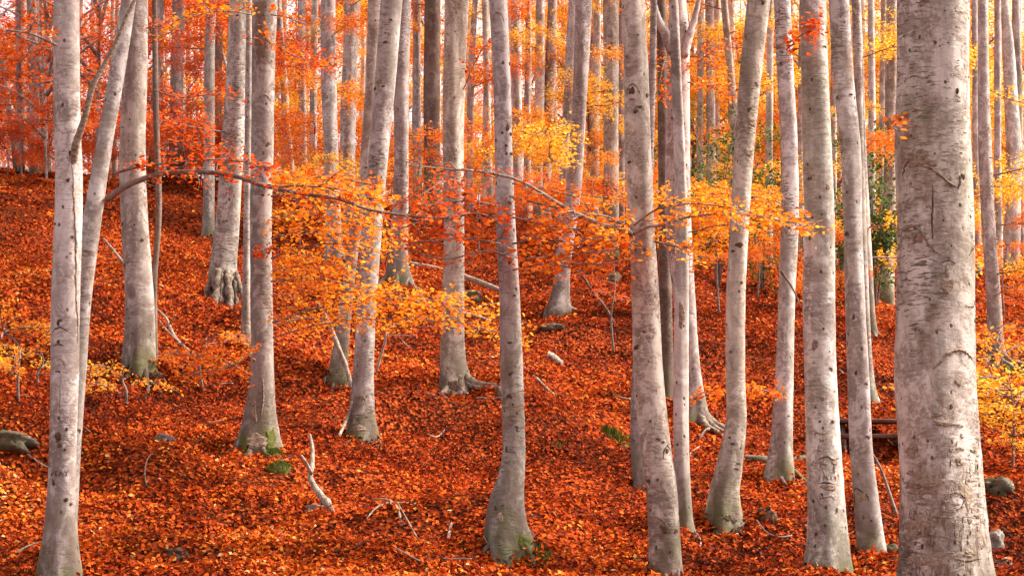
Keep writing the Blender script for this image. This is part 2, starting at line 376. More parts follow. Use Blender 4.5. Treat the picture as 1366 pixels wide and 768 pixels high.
def build_litter():
    def zone(y0, y1, dens, size, near, hw=0.275):
        area = hw * (y1 * y1 - y0 * y0); n = int(area * dens)
        Y = np.sqrt(rng.uniform(y0 * y0, y1 * y1, n)); X = rng.uniform(-hw, hw, n) * Y
        hollow = np.zeros(n)
        for dx, dy, dr, dd in DENTS: hollow = np.maximum(hollow, dd * 3.6 * np.exp(-((X - dx) / dr) ** 2 - ((Y - dy) / (dr * .8)) ** 2))
        # leaves drift into patches and leave some hollows barer
        keep = rng.uniform(0, 1, n) < np.clip(0.70 + 1.2 * vnoise(X * 1.3, Y * 1.1, 21) + 1.3 * vnoise(X * 3.8, Y * 3.2, 22) - 0.8 * hollow, 0.20, 1.0)
        X, Y = X[keep], Y[keep]; n = len(X)
        Z = ground_z(X, Y); e = 0.05
        nx = -(ground_z(X + e, Y) - Z) / e; ny = -(ground_z(X, Y + e) - Z) / e
        nrm = unit(np.stack([nx, ny, np.ones(n)], 1)) + rng.normal(0, 0.5, (n, 3))
        ang = rng.uniform(0, 2 * math.pi, n); d = np.stack([np.cos(ang), np.sin(ang), np.zeros(n)], 1)
        sz = size * rng.uniform(0.7, 1.3, n)
        P = np.stack([X, Y, Z + rng.uniform(0.004, 0.04, n)], 1)
        patch = 0.9 * vnoise(X * 0.32, Y * 0.25, 31) + 0.55 * vnoise(X * 1.4, Y * 1.2, 32)
        hollow_shade = np.clip((vnoise(X * 0.9 + 7, Y * 0.8, 41) + 0.6 * vnoise(X * 2.6, Y * 2.2, 42) - 0.12) * 4, 0, 1); tone = 0.42 + 0.6 * patch - 0.24 * hollow_shade + rng.normal(0, 0.2, n); tone = np.where(rng.uniform(0, 1, n) < 0.34, tone * 0.3, tone); tone = np.clip(tone, 0, 1)  # noise patches darken the leaf tone, painting in the shade of hollows
        return leaf_mesh('leaf_litter', P, nrm, d, sz, tone, near)
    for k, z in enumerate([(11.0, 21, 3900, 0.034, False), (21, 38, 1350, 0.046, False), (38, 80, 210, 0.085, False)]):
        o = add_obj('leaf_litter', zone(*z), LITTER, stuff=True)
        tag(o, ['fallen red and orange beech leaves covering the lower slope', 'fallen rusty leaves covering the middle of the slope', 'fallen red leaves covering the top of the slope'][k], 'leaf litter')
build_litter()

# ------------------------------------------------------------------ trees: shared spray and crown meshes
def grow_spray(path, r0, side, dens, seed, t0=0.1, thick=0.05, droop=0.12, leaf=0.052, layers=1):
    """A leafy branch along path: returns a twig builder and the leaf arrays."""
    g = np.random.default_rng(seed); mb = MB()
    n = len(path); rad = np.linspace(r0, max(0.003, r0 * 0.25), n)
    mb.tube(path, rad, 7, 0.05, seed=seed)
    seglen = np.linalg.norm(np.diff(path, axis=0), axis=1); L = seglen.sum(); cum = np.concatenate([[0], np.cumsum(seglen)]) / L
    P, D = [], []
    nt = max(5, int(L * 13 * (0.6 + 0.4 * layers)))
    for i in range(nt):
        t = t0 + (1 - t0) * (i + g.uniform(0, 0.8)) / nt
        p = np.array([np.interp(t, cum, path[:, k]) for k in range(3)])
        p2 = np.array([np.interp(min(1, t + 0.05), cum, path[:, k]) for k in range(3)])
        p1 = np.array([np.interp(max(0, t - 0.05), cum, path[:, k]) for k in range(3)])
        tg = unit(p2 - p1); hz = np.cross(tg, [0, 0, 1.0]); hz = unit(hz)
        sgn = 1 if i % 2 else -1
        dr = unit(tg * g.uniform(0.4, 0.9) + sgn * hz * g.uniform(0.6, 1.0) + np.array([0, 0, g.normal(0.02, 0.18 + 0.25 * (layers - 1))]))
        ln = side * (1.0 - 0.55 * abs(t - 0.45)) * g.uniform(0.5, 1.15)
        s = np.linspace(0, 1, 5)[:, None]
        tw = p + dr * ln * s + np.array([0, 0, -droop * ln]) * s ** 2 + np.cumsum(g.normal(0, 0.012, (5, 3)), axis=0) * (s > 0)
        mb.tube(tw, np.linspace(0.0045, 0.0018, 5), 3, caps=False)
        nl = max(4, int(ln * dens * (2.3 if leaf < 0.05 else 1.7)))
        for j in range(nl):
            u = g.uniform(0.08, 1.0); q = tw[0] + (np.array([np.interp(u, s[:, 0], tw[:, k]) for k in range(3)]) - tw[0])
            sd = g.choice([-1, 1]); hz2 = unit(np.cross(dr, [0, 0, 1.0]))
            P.append(q + g.normal(0, 1, 3) * np.array([0.02, 0.02, thick])); D.append(unit(dr * 0.6 + sd * hz2 * g.uniform(0.4, 1.0) + g.normal(0, 0.2, 3)))
    P = np.array(P); D = np.array(D); m = len(P)
    nrm = np.array([0, 0, 1.0]) + g.normal(0, 0.45, (m, 3))
    size = leaf * g.uniform(0.7, 1.25, m)
    tone = np.clip(g.normal(0.5, 0.22, m), 0, 1)
    return mb, P, nrm, D, size, tone

SPRAYS = []
for v in range(7):
    g = np.random.default_rng(100 + v)
    Ln = g.uniform(1.5, 2.4)
    pth = smooth_path(np.array([[0, 0, 0], [Ln * 0.35, g.normal(0, .1), g.uniform(.0, .22)], [Ln * 0.7, g.normal(0, .15), g.uniform(0, .25)], [Ln, g.normal(0, .2), g.uniform(-.2, .15)]]), 12)
    mb, P, nr, D, sz, tn = grow_spray(pth, 0.014, 0.62, 46, 100 + v, 0.12, 0.07, layers=1.6, leaf=0.056)
    SPRAYS.append((mb.mesh('low_branch'), leaf_mesh('spray_leaves', P, nr, D, sz, tn, False)))
SMALL = []
for v in range(5):
    g = np.random.default_rng(150 + v); Ln = g.uniform(0.6, 0.95)
    pth = smooth_path(np.array([[0, 0, 0], [Ln * .4, g.normal(0, .05), g.uniform(.02, .12)], [Ln * .75, g.normal(0, .07), g.uniform(0, .12)], [Ln, g.normal(0, .08), g.uniform(-.08, .05)]]), 10)
    mb, P, nr, D, sz, tn = grow_spray(pth, 0.007, 0.26, 30, 150 + v, 0.1, 0.02, leaf=0.042)
    SMALL.append((mb.mesh('small_branch'), leaf_mesh('small_leaves', P, nr, D, sz, tn, True)))
CROWNS = []
for v in range(4):
    g = np.random.default_rng(200 + v); mb = MB(); P = []
    for i in range(11):
        a = i * 2.4 + g.uniform(-.4, .4); z0 = g.uniform(0.2, 6.0); ln = g.uniform(2.0, 3.6) * (1 - 0.06 * z0)
        e = np.array([math.cos(a) * ln, math.sin(a) * ln, z0 + g.uniform(1.0, 2.6)])
        pth = smooth_path(np.array([[0, 0, z0], [e[0] * .4, e[1] * .4, z0 + (e[2] - z0) * .6], e]), 7)
        mb.tube(pth, np.linspace(0.07, 0.015, 7), 6)
        for k in range(9):
            c = pth[g.integers(2, 7)] + g.normal(0, [0.7, 0.7, 0.35]); P.append(c + g.normal(0, 1, (26, 3)) * [0.42, 0.42, 0.14])
    P = np.vstack(P); m = len(P)
    lm = leaf_mesh('crown_leaves', P, np.array([0, 0, 1.0]) + g.normal(0, 0.5, (m, 3)), g.normal(0, 1, (m, 3)), 0.11 * g.uniform(.7, 1.3, m), np.clip(g.normal(.55, .22, m), 0, 1), False)
    CROWNS.append((mb.mesh('limbs'), lm))

# knots: an eye-shaped scar with a ring of lifted bark and a dark middle
def knot_mesh(seed):
    g = np.random.default_rng(seed); nr, na = 5, 14; V = []; f = []
    for i in range(nr + 1):
        rr = i / nr
        for j in range(na):
            a = 2 * math.pi * j / na; w = 1 + 0.25 * math.sin(2 * a + seed) + 0.2 * math.sin(3 * a + 2 * seed) + 0.12 * g.normal()
            hgt = 0.30 * math.exp(-((rr - 0.5) / 0.3) ** 2) + 0.12 - 0.9 * max(0, rr - 0.6)
            V.append((rr * w * math.cos(a), rr * w * math.sin(a), hgt))
    for i in range(nr):
        for j in range(na):
            k = (j + 1) % na; f.append((i * na + j, i * na + k, (i + 1) * na + k, (i + 1) * na + j))
    return mesh_from('knot', np.array(V), np.array(f))
KNOTS = [knot_mesh(s) for s in range(5)]
def brow_mesh(seed):
    g = np.random.default_rng(seed); mb = MB(); t = np.linspace(-1, 1, 11)
    pth = np.stack([t, -0.75 * np.abs(t) ** 1.5 + 0.35 + g.normal(0, 0.03, 11), -0.10 * t * t], 1)
    mb.tube(pth, 0.10 * (1.05 - np.abs(t) ** 2 * 0.85), 6, 0.12, seed=seed); return mb.mesh('brow')
BROWS = [brow_mesh(s) for s in range(3)]

class Tree:
    """pts: (px, py, width px) from the top of the picture downwards; the last one is the foot (or the last seen point when depth is given)."""
    def __init__(s, label, pts, bark='grey', depth=None, group=None, name='beech_tree', knots=0, roots=0, height=None, crown='orange', flare=0.13, seed=None, seg=None, crown_z=None, crown_s=None):
        global TID
        TID += 1; s.seed = TID if seed is None else seed; g = np.random.default_rng(s.seed * 13 + 5); s.g = g
        pts = np.array(sorted(pts, key=lambda p: -p[1]), float)     # foot first
        if depth is None:
            s.base = ghit(pts[0][0], pts[0][1]); s.Y = s.base[1]
        else:
            s.Y = depth; p = at(pts[0][0], pts[0][1], depth); s.base = np.array([p[0], depth, float(ground_z(p[0], depth))])
        Y = s.Y; sc = Y / FPX
        C = np.array([at(p[0], p[1], Y) for p in pts]); Rr = pts[:, 2] * sc / 2
        if C[0][2] > s.base[2] + 0.02:      # foot below the picture: run the stem on down to the ground
            dz = C[0] - C[1]; k = (C[0][2] - s.base[2]) / max(0.05, -dz[2]); add = C[0] + np.array([dz[0] * min(k, 2) * 0.5, 0, -(C[0][2] - s.base[2])])
            C = np.vstack([add, C]); Rr = np.concatenate([[Rr[0] * 1.12], Rr]); s.base = np.array([add[0], Y, float(ground_z(add[0], Y))])
        zr = C[:, 2] - s.base[2]
        H = height or g.uniform(13.5, 17.5)
        top = C[-1]; slope = (C[-1] - C[-2]) / max(0.1, C[-1][2] - C[-2][2]) if len(C) > 1 else np.zeros(3)
        ext = []; er = []
        zt = zr[-1]
        for z in np.arange(zt + 0.8, H + 0.1, 0.8):
            dzz = z - zt; ext.append(top + np.array([slope[0] * (1 - math.exp(-dzz / 3)) * 3, g.normal(0, 0.03), dzz])); er.append(max(0.02, Rr[-1] * (1 - (z - zt) / (H - zt + 0.4)) ** 0.8))
        # dense path over what is seen, coarser above
        ctrl = np.column_stack([C, Rr])
        below = ctrl[0].copy(); below[2] = s.base[2] - 0.35; below[3] *= 1.05
        nv = int(max(14, min(110, (C[-1][2] - s.base[2]) / (0.05 if Y < 28 else 0.12))))
        vis = smooth_path(ctrl, nv)
        rows = np.vstack([below[None, :], vis] + ([np.column_stack([np.array(ext), er])] if ext else []))
        s.rows = rows; s.z = rows[:, 2] - s.base[2]
        if seg is None: seg = 40 if Y < 17 else 28 if Y < 30 else 16
        th = np.linspace(0, 2 * math.pi, seg, endpoint=False)
        mod = np.ones((len(rows), seg)); lob = np.zeros(seg); lob_n = 0
        for k in range(6):
            m = k % 4 + 1; a = g.normal(0, 0.028); q = g.uniform(0.5, 3.0); ph = g.uniform(0, 6.28)
            mod += a * np.sin(m * th[None, :] + q * s.z[:, None] + ph)
        for m in (1, 2, 3, 4, 5): lob += g.uniform(0.2, 0.6) * np.cos(m * th + g.uniform(0, 6.28))
        zz = np.maximum(s.z, 0)
        fl = flare * np.exp(-zz / (0.10 + rows[0, 3] * 1.1))[:, None] * (1 + 1.1 * lob)[None, :]
        mod = mod * (1 + fl)
        if Y < 30: mod += g.normal(0, 0.006, mod.shape)
        V = rows[:, None, :3] + (rows[:, 3:4] * mod)[:, :, None] * np.stack([np.cos(th), np.sin(th), 0 * th], -1)[None, :, :]
        s.mod = mod; s.th = th
        n = len(rows); idx = np.arange(n * seg).reshape(n, seg); nx = np.roll(idx, -1, 1)
        f = np.stack([idx[:-1], nx[:-1], nx[1:], idx[1:]], -1).reshape(-1, 4)
        Vv = np.vstack([V.reshape(-1, 3), rows[-1:, :3]]) - s.base[None, :]
        tip = n * seg
        loops = np.concatenate([f.ravel(), np.stack([idx[-1], nx[-1], np.full(seg, tip)], -1).ravel()])
        tot = np.concatenate([np.full(len(f), 4), np.full(seg, 3)]); st = np.concatenate([[0], np.cumsum(tot)[:-1]])
        hg = np.concatenate([np.repeat(s.z, seg), [s.z[-1]]])
        me = mesh_from('trunk', Vv, loops=loops, starts=st, totals=tot, attrs={'hgt': ('POINT', hg)})
        s.root = thing(name, s.base, label, 'tree', group)
        s.bark = BARK[bark]; s.trunk = add_obj('trunk', me, s.bark, s.root)
        if crown:
            lm, cm = CROWNS[g.integers(len(CROWNS))]
            zc = crown_z or max(6.8, H - 8.0); p = s.point(zc) - s.base; rot = g.uniform(0, 6.28); scl = crown_s or g.uniform(0.85, 1.15)
            a = add_obj('limb', lm, BARK['grey'], s.root, p); a.rotation_euler.z = rot; a.scale = (scl, scl, scl)
            b = add_obj('crown', cm, LEAF[crown], s.root, p, True); b.rotation_euler.z = rot; b.scale = (scl, scl, scl)
        for k in range(knots): s.knot(None, None)
        if Y < 24 and roots == 0 and flare > 0.05:
            for k in range(4): s.add_root(-0.2 - k * 0.85 + g.normal(0, .2), rows[1, 3] * g.uniform(1.2, 2.6), None, rows[1, 3] * g.uniform(.18, .30))
        for k in range(roots): s.add_root(g.uniform(-math.pi * 0.95, -0.05) if k < roots - 1 else g.uniform(-0.6, 0.3))
    def point(s, z):
        return np.array([np.interp(z, s.z, s.rows[:, k]) for k in range(3)])
    def radius(s, z, ang=None):
        r = float(np.interp(z, s.z, s.rows[:, 3]))
        if ang is not None:
            i = int(np.argmin(np.abs(s.z - z))); j = int(round((ang % (2 * math.pi)) / (2 * math.pi) * len(s.th))) % len(s.th)
            r *= s.mod[i, j]
        return r
    def surf(s, px, py):
        p = at(px, py, s.Y); z = p[2] - s.base[2]; c = s.point(z); r = s.radius(z)
        k = max(-0.92, min(0.92, (p[0] - c[0]) / r)); ang = -math.acos(k)
        r = s.radius(z, ang)
        return c + np.array([math.cos(ang) * r, math.sin(ang) * r, 0]), ang
    def knot(s, px, py, w=None, h=None, kind='knot', tilt=0.0, mat=None, variant=None):
        g = s.g
        if px is None:
            vis = min(5.0, s.Y * 0.235 - s.base[2]); z = g.uniform(0.15, max(0.4, vis)); ang = g.uniform(-math.pi + 0.35, -0.35)
            c = s.point(z); r = s.radius(z, ang); P = c + np.array([math.cos(ang) * r, math.sin(ang) * r, 0])
            w = g.uniform(0.006, 0.016); h = w * g.uniform(0.5, 1.5)
        else:
            P, ang = s.surf(px, py); sc = s.Y / FPX / 2; w, h = w * sc, h * sc
        lst = KNOTS if kind == 'knot' else BROWS
        me = lst[g.integers(len(lst)) if variant is None else variant]
        o = add_obj('knot' if kind == 'knot' else 'bark_ridge', me, mat or (KNOT if kind == 'knot' else RIDGE), s.root, P - s.base)
        nz = Vector((math.cos(ang), math.sin(ang), 0)); up = Vector((0, 0, 1)); rt = up.cross(nz)
        M = Matrix((rt, up, nz)).transposed().to_4x4() @ Matrix.Rotation(tilt, 4, 'Z')
        o.rotation_euler = M.to_euler(); o.scale = (w, h, min(w, h) * 0.55)
        return o
    def stroke(s, pts, w, mat=None, name='scar', n=None, lift=0.25):
        P = smooth_path(np.array(pts, float), n or max(8, 5 * len(pts))); W = []; r = w * s.Y / FPX / 2
        for i, p in enumerate(P):
            q, a = s.surf(p[0] + s.g.normal(0, 0.18 * w ** .7), p[1] + s.g.normal(0, 0.18 * w ** .7)); W.append(q + np.array([math.cos(a), math.sin(a), 0]) * r * (lift - 0.4))
        t = np.linspace(-1, 1, len(P)); mb = MB(); mb.tube(np.array(W), r * (1.0 - 0.75 * np.abs(t) ** 2.5), 6, 0.28, seed=int(s.g.integers(999)))
        return add_obj(name, mb.mesh(name, offset=s.base), mat or KNOT, s.root)
    def patch(s, px, py, w, h, mat=None, name='scar', jag=0.22, lift=0.004, tilt=0.0):
        g = s.g; nr, na = 4, 20; V = []; ph = g.uniform(0, 6.28, 4); rj = g.normal(0, jag * 0.35, na)
        for i in range(nr + 1):
            for j in range(na):
                a = 2 * math.pi * j / na; rr = i / nr; k = rr * (1 + jag * (math.sin(2 * a + ph[0]) * .5 + math.sin(3 * a + ph[1]) * .5 + math.sin(5 * a + ph[2]) * .3) + rj[j])
                x, y = k * math.cos(a) * w / 2, k * math.sin(a) * h / 2
                q, b = s.surf(px + x * math.cos(tilt) - y * math.sin(tilt), py + x * math.sin(tilt) + y * math.cos(tilt))
                V.append(q + np.array([math.cos(b), math.sin(b), 0]) * (lift if i < nr else -0.006))
        f = [(i * na + j, (i + 1) * na + j, (i + 1) * na + (j + 1) % na, i * na + (j + 1) % na) for i in range(nr) for j in range(na)]
        return add_obj(name, mesh_from(name, np.array(V) - s.base[None, :], np.array(f)), mat or KNOT, s.root)
    def add_root(s, ang, ln=None, mat=None, r0=None):
        g = s.g; R0 = s.radius(0.1); ln = ln or R0 * g.uniform(2.0, 4.0); d = np.array([math.cos(ang), math.sin(ang)]); r0 = r0 or R0 * g.uniform(0.22, 0.34)
        pts = []; n = 9; side = np.array([-d[1], d[0]]); wv = g.normal(0, 0.3); r0 *= g.uniform(0.6, 1.15); fz = g.uniform(2, 5); fp = g.uniform(0, 6.28)
        for i in range(n):
            t = i / (n - 1); q = s.base[:2] + d * (R0 * 0.55 + ln * t) + side * (wv * ln * t * t + 0.10 * ln * t * math.sin(fz * t * 2 + fp))
            z = float(ground_z(q[0], q[1])) + r0 * 1.2 * (1 - t) ** 1.5 + (0.55 * R0 * (1 - t) ** 4) - 0.02 * t
            pts.append([q[0], q[1], z])
        mb = MB(); sp = smooth_path(pts, 16); tt = np.linspace(0, 1, 16)
        mb.tube(sp, r0 * (1 - 0.85 * tt ** 0.8), 10, 0.10, seed=int(g.integers(999)))
        if g.uniform() < 0.6:
            k = int(g.integers(5, 9)); dd = d * 0.7 + side * g.choice([-1, 1]) * 0.8; fk = []
            for t in np.linspace(0, 1, 6):
                q = sp[k][:2] + dd * ln * 0.45 * t; fk.append([q[0], q[1], (sp[k][2]) * (1 - t) + t * (float(ground_z(q[0], q[1])) - 0.01)])
            mb.tube(smooth_path(fk, 8), np.linspace(r0 * 0.5, r0 * 0.12, 8), 8, 0.1, seed=3)
        return add_obj('root', mb.mesh('root', offset=s.base), mat or s.bark, s.root)
    def branch(s, pts, r0=0.012, side=0.4, dens=36, tone='orange', leaf=0.036, thick=0.05, layers=1.0, t0=0.1, leaves=True, mat=None, name='branch', tone_shift=0.0, n=26):
        """pts: (px, py, metres nearer (+) than the stem)."""
        P = np.array([at(p[0], p[1], s.Y - (p[2] if len(p) > 2 else 0)) for p in pts])
        path = smooth_path(P, n); sd = int(s.g.integers(100000))
        if leaves:
            mb, Q, nr, D, sz, tn = grow_spray(path, r0, side, dens * 1.0, sd, t0, thick * 0.5, leaf=leaf, layers=1 + (layers - 1) * 0.6)
        else:
            mb = MB(); mb.tube(path, np.linspace(r0, r0 * 0.35, n), 8, 0.06, seed=sd)
        b = add_obj(name, mb.mesh(name, offset=s.base), mat or TWIG, s.root)
        if leaves:
            add_obj('foliage', leaf_mesh('foliage', Q, nr, D, sz, np.clip(tn + tone_shift, 0, 1), s.Y < 26, offset=s.base), LEAF[tone], b, stuff=True)
        return b
    def spray(s, z, az, tone='orange', scale=1.0, tilt=0.0):
        bm_, lm = SPRAYS[s.g.integers(len(SPRAYS))]; p = s.point(z) - s.base
        b = add_obj('branch', bm_, TWIG, s.root, p); b.rotation_euler = (s.g.normal(0, 0.15), tilt, az); b.scale = (scale,) * 3
        add_obj('foliage', lm, LEAF[tone], b, stuff=True)
        return b
TID = 0

# ------------------------------------------------------------------ the trees of the photograph
T = {}
T['twin_left'] = Tree('pinkish grey beech with dark eye knots and a dead limb hugging its stem', [(90, 0, 35), (90, 150, 36), (92, 250, 37), (87, 400, 39), (86, 500, 38), (84, 600, 36), (82, 690, 40), (81, 768, 54)], 'pink', depth=13.0, knots=5)
T['lean_left'] = Tree('leaning beech sharing its foot with the pinkish beech, long leafy bough', [(172, 0, 20), (156, 100, 21), (138, 200, 22), (122, 300, 25), (110, 400, 24), (103, 500, 24), (96, 600, 24), (90, 700, 26)], 'grey', depth=13.45, knots=4)
T['lilac'] = Tree('smooth lilac grey beech standing above a dark hollow, thin stem beside it', [(181, 0, 34), (180, 100, 34), (177, 200, 36), (180, 300, 37), (186, 400, 38), (187, 470, 40), (188, 488, 42)], 'pink', knots=3)
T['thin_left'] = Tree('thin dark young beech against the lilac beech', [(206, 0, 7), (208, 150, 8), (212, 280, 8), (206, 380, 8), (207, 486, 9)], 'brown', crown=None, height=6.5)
T['rooted_left'] = Tree('grey beech lifted on a crown of exposed pale roots', [(322, 0, 33), (318, 100, 32), (310, 200, 32), (303, 300, 34), (298, 350, 36), (297, 372, 38), (297, 404, 34)], 'grey', knots=5, flare=0.0)
T['mossy'] = Tree('straight grey beech with bare earthy foot and a moss cushion', [(353, 0, 35), (351, 100, 32), (350, 200, 30), (348, 300, 29), (349, 400, 30), (349, 500, 32), (345, 560, 42), (341, 604, 56)], 'grey', knots=4, flare=0.15)
T['curved'] = Tree('tall beech leaning right with knobbly bark and a dark foot', [(522, 0, 31), (514, 100, 30), (505, 200, 28), (496, 300, 29), (489, 400, 28), (485, 480, 28), (482, 550, 34), (482, 588, 44)], 'grey', knots=6)
T['curved_back'] = Tree('slim leaning beech behind the knobbly leaning one', [(500, 0, 18), (496, 100, 17), (487, 220, 16), (475, 300, 15), (467, 360, 16), (460, 420, 18), (453, 480, 23), (450, 508, 30)], 'warm', knots=2)
T['rooty_mid'] = Tree('beech with stained foot where pale roots spread down the slope', [(537, 0, 22), (535, 100, 22), (535, 200, 20), (532, 300, 24), (530, 350, 27), (531, 378, 36)], 'grey', knots=3, roots=4)
T['roots_centre'] = Tree('pale beech with hollow foot and long clawing roots', [(609, 0, 32), (606, 100, 30), (605, 200, 28), (606, 300, 28), (604, 400, 29), (603, 470, 32), (606, 505, 40), (608, 524, 52)], 'warm', knots=5, flare=0.1)
T['centre'] = Tree('beech with swept bulging foot and green moss beside it', [(664, 0, 26), (669, 100, 25), (672, 200, 24), (675, 300, 25), (680, 400, 26), (682, 500, 30), (685, 590, 30), (682, 630, 34), (675, 665, 44), (674, 700, 52), (680, 732, 62)], 'grey', knots=8, flare=0.15)
T['clawed'] = Tree('grey beech with grey split foot on the middle slope', [(778, 0, 22), (775, 100, 21), (769, 200, 20), (764, 260, 20), (753, 340, 20), (748, 390, 25), (746, 418, 36)], 'grey', knots=2, roots=3)
T['behind_clawed'] = Tree('slender beech just behind the split footed beech', [(766, 0, 14), (760, 100, 14), (755, 200, 14), (750, 300, 15), (749, 342, 17)], 'grey')
T['eyed'] = Tree('big speckled beech with a large dark eye hole, forked bough in front', [(845, 0, 31), (849, 100, 33), (851, 200, 35), (856, 300, 33), (861, 400, 36), (865, 500, 39), (875, 600, 42), (883, 660, 43), (889, 768, 42)], 'warm', depth=14.2, knots=8)
T['eyed_back'] = Tree('small curved beech stem behind the dark eyed beech', [(858, 380, 14), (851, 500, 16), (850, 560, 18), (852, 610, 20), (857, 652, 24)], 'grey', height=6, crown=None)
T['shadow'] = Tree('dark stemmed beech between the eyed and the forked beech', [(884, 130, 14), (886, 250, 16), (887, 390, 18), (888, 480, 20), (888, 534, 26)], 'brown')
T['forked'] = Tree('forked beech with white edged stem and pale roots at its foot', [(905, 0, 22), (905, 60, 32), (904, 200, 33), (905, 300, 34), (913, 400, 30), (920, 480, 26), (926, 540, 32), (929, 566, 40)], 'pink', knots=4, roots=3)
T['rosy'] = Tree('slim rosy beech stem standing before the forked beech', [(899, 0, 13), (905, 150, 15), (909, 300, 17), (909, 400, 18), (908, 500, 19), (908, 600, 20), (911, 690, 24), (913, 714, 34)], 'pink')
T['swept'] = Tree('scarred beech sweeping up from a bent dark foot, dark patched top', [(1012, 0, 32), (1001, 100, 30), (993, 200, 27), (987, 300, 26), (982, 400, 26), (981, 500, 26), (982, 560, 27), (973, 620, 34), (966, 660, 38), (967, 696, 44)], 'warm', knots=7)
T['fork_back'] = Tree('thin brown beech stem crossing behind the scarred swept beech', [(966, 0, 10), (973, 80, 10), (981, 180, 11), (985, 300, 12), (988, 370, 14)], 'warm')
T['beside_pale'] = Tree('slim blotched beech with roots trailing downhill beside the pale beech', [(1044, 0, 23), (1047, 100, 24), (1052, 200, 24), (1054, 300, 24), (1050, 400, 22), (1046, 500, 24), (1041, 590, 30), (1037, 640, 42)], 'grey', knots=5, roots=3)
T['pale'] = Tree('pale silvery beech with carved marks and scars low on its stem', [(1085, 0, 36), (1087, 100, 37), (1090, 200, 39), (1093, 300, 40), (1092, 400, 42), (1094, 500, 42), (1098, 600, 46), (1103, 700, 50), (1104, 768, 58)], 'pale', depth=14.4, knots=7)
T['scarred'] = Tree('grey leaning beech with a peeled bark scar, between pale and giant beech', [(1119, 0, 26), (1124, 100, 27), (1134, 200, 28), (1138, 300, 27), (1142, 400, 28), (1146, 500, 29), (1149, 600, 29), (1158, 700, 32), (1164, 768, 36)], 'grey', depth=14.8, knots=5)
T['behind_scarred'] = Tree('beech hidden behind the peeled leaning beech, roots showing on its right', [(1142, 0, 13), (1146, 100, 14), (1149, 200, 14), (1153, 300, 15), (1157, 400, 18), (1158, 444, 24)], 'pale', roots=3)
T['root_stub'] = Tree('beech with split root claws on the slope above the plank bench', [(1150, 300, 12), (1154, 440, 15), (1158, 510, 18), (1161, 540, 26)], 'grey', roots=3)
T['by_giant'] = Tree('warm grey beech half hidden behind the giant beech', [(1190, 0, 16), (1189, 100, 17), (1188, 200, 17), (1185, 300, 18), (1182, 404, 22)], 'warm')
T['giant'] = Tree('giant thick old beech with brown scars, cracks and rough plated foot', [(1247, 0, 97), (1247, 100, 97), (1246, 200, 101), (1248, 300, 101), (1246, 400, 103), (1244, 508, 108), (1250, 600, 108), (1256, 700, 112), (1260, 768, 118)], 'old', depth=12.9, knots=6, seg=64)
T['right_rooted'] = Tree('slim beech standing on splayed roots with moss, right of the giant beech', [(1311, 0, 14), (1312, 100, 15), (1314, 200, 18), (1318, 300, 19), (1325, 400, 20), (1327, 460, 22), (1328, 484, 30)], 'pale', knots=2, roots=6)
T['right_back'] = Tree('leaning grey beech behind yellow leaves at the edge of the wood', [(1339, 0, 14), (1347, 100, 18), (1352, 200, 21), (1351, 290, 22), (1347, 340, 24), (1346, 358, 30)], 'pale', knots=2, roots=3)
T['pair_a'] = Tree('grey beech with straight stem among orange leaves behind the moss footed beech', [(438, 0, 20), (438, 100, 20), (442, 215, 20), (446, 320, 22), (447, 344, 28)], 'grey', knots=3)
T['pair_b'] = Tree('grey beech second behind the knobbly leaning beech', [(470, 0, 21), (466, 120, 21), (463, 240, 22), (462, 318, 25)], 'grey', knots=2)
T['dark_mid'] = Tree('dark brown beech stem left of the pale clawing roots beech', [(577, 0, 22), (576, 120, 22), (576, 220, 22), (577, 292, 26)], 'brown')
T['sunny_back'] = Tree('straight warm grey beech behind the dark eyed beech', [(815, 0, 21), (815, 100, 21), (815, 250, 21), (815, 345, 24)], 'warm', knots=2)
T['left_mid'] = Tree('slim grey beech standing just above the exposed pale roots', [(282, 0, 14), (280, 60, 14), (279, 200, 15), (278, 300, 16), (277, 318, 20)], 'grey', knots=2)
T['pale_left_thin'] = Tree('thin pale beech between the root lifted and the moss footed beech', [(332, 60, 9), (331, 250, 10), (329, 380, 11), (328, 466, 14)], 'grey')
T['double_a'] = Tree('slim beech leaning beside its twin at the top of the slope', [(737, 0, 13), (733, 120, 14), (728, 240, 15), (727, 300, 17)], 'grey')
T['double_b'] = Tree('slim beech upright beside its leaning twin at the top of the slope', [(721, 0, 13), (720, 120, 13), (718, 240, 13), (718, 298, 15)], 'pale')

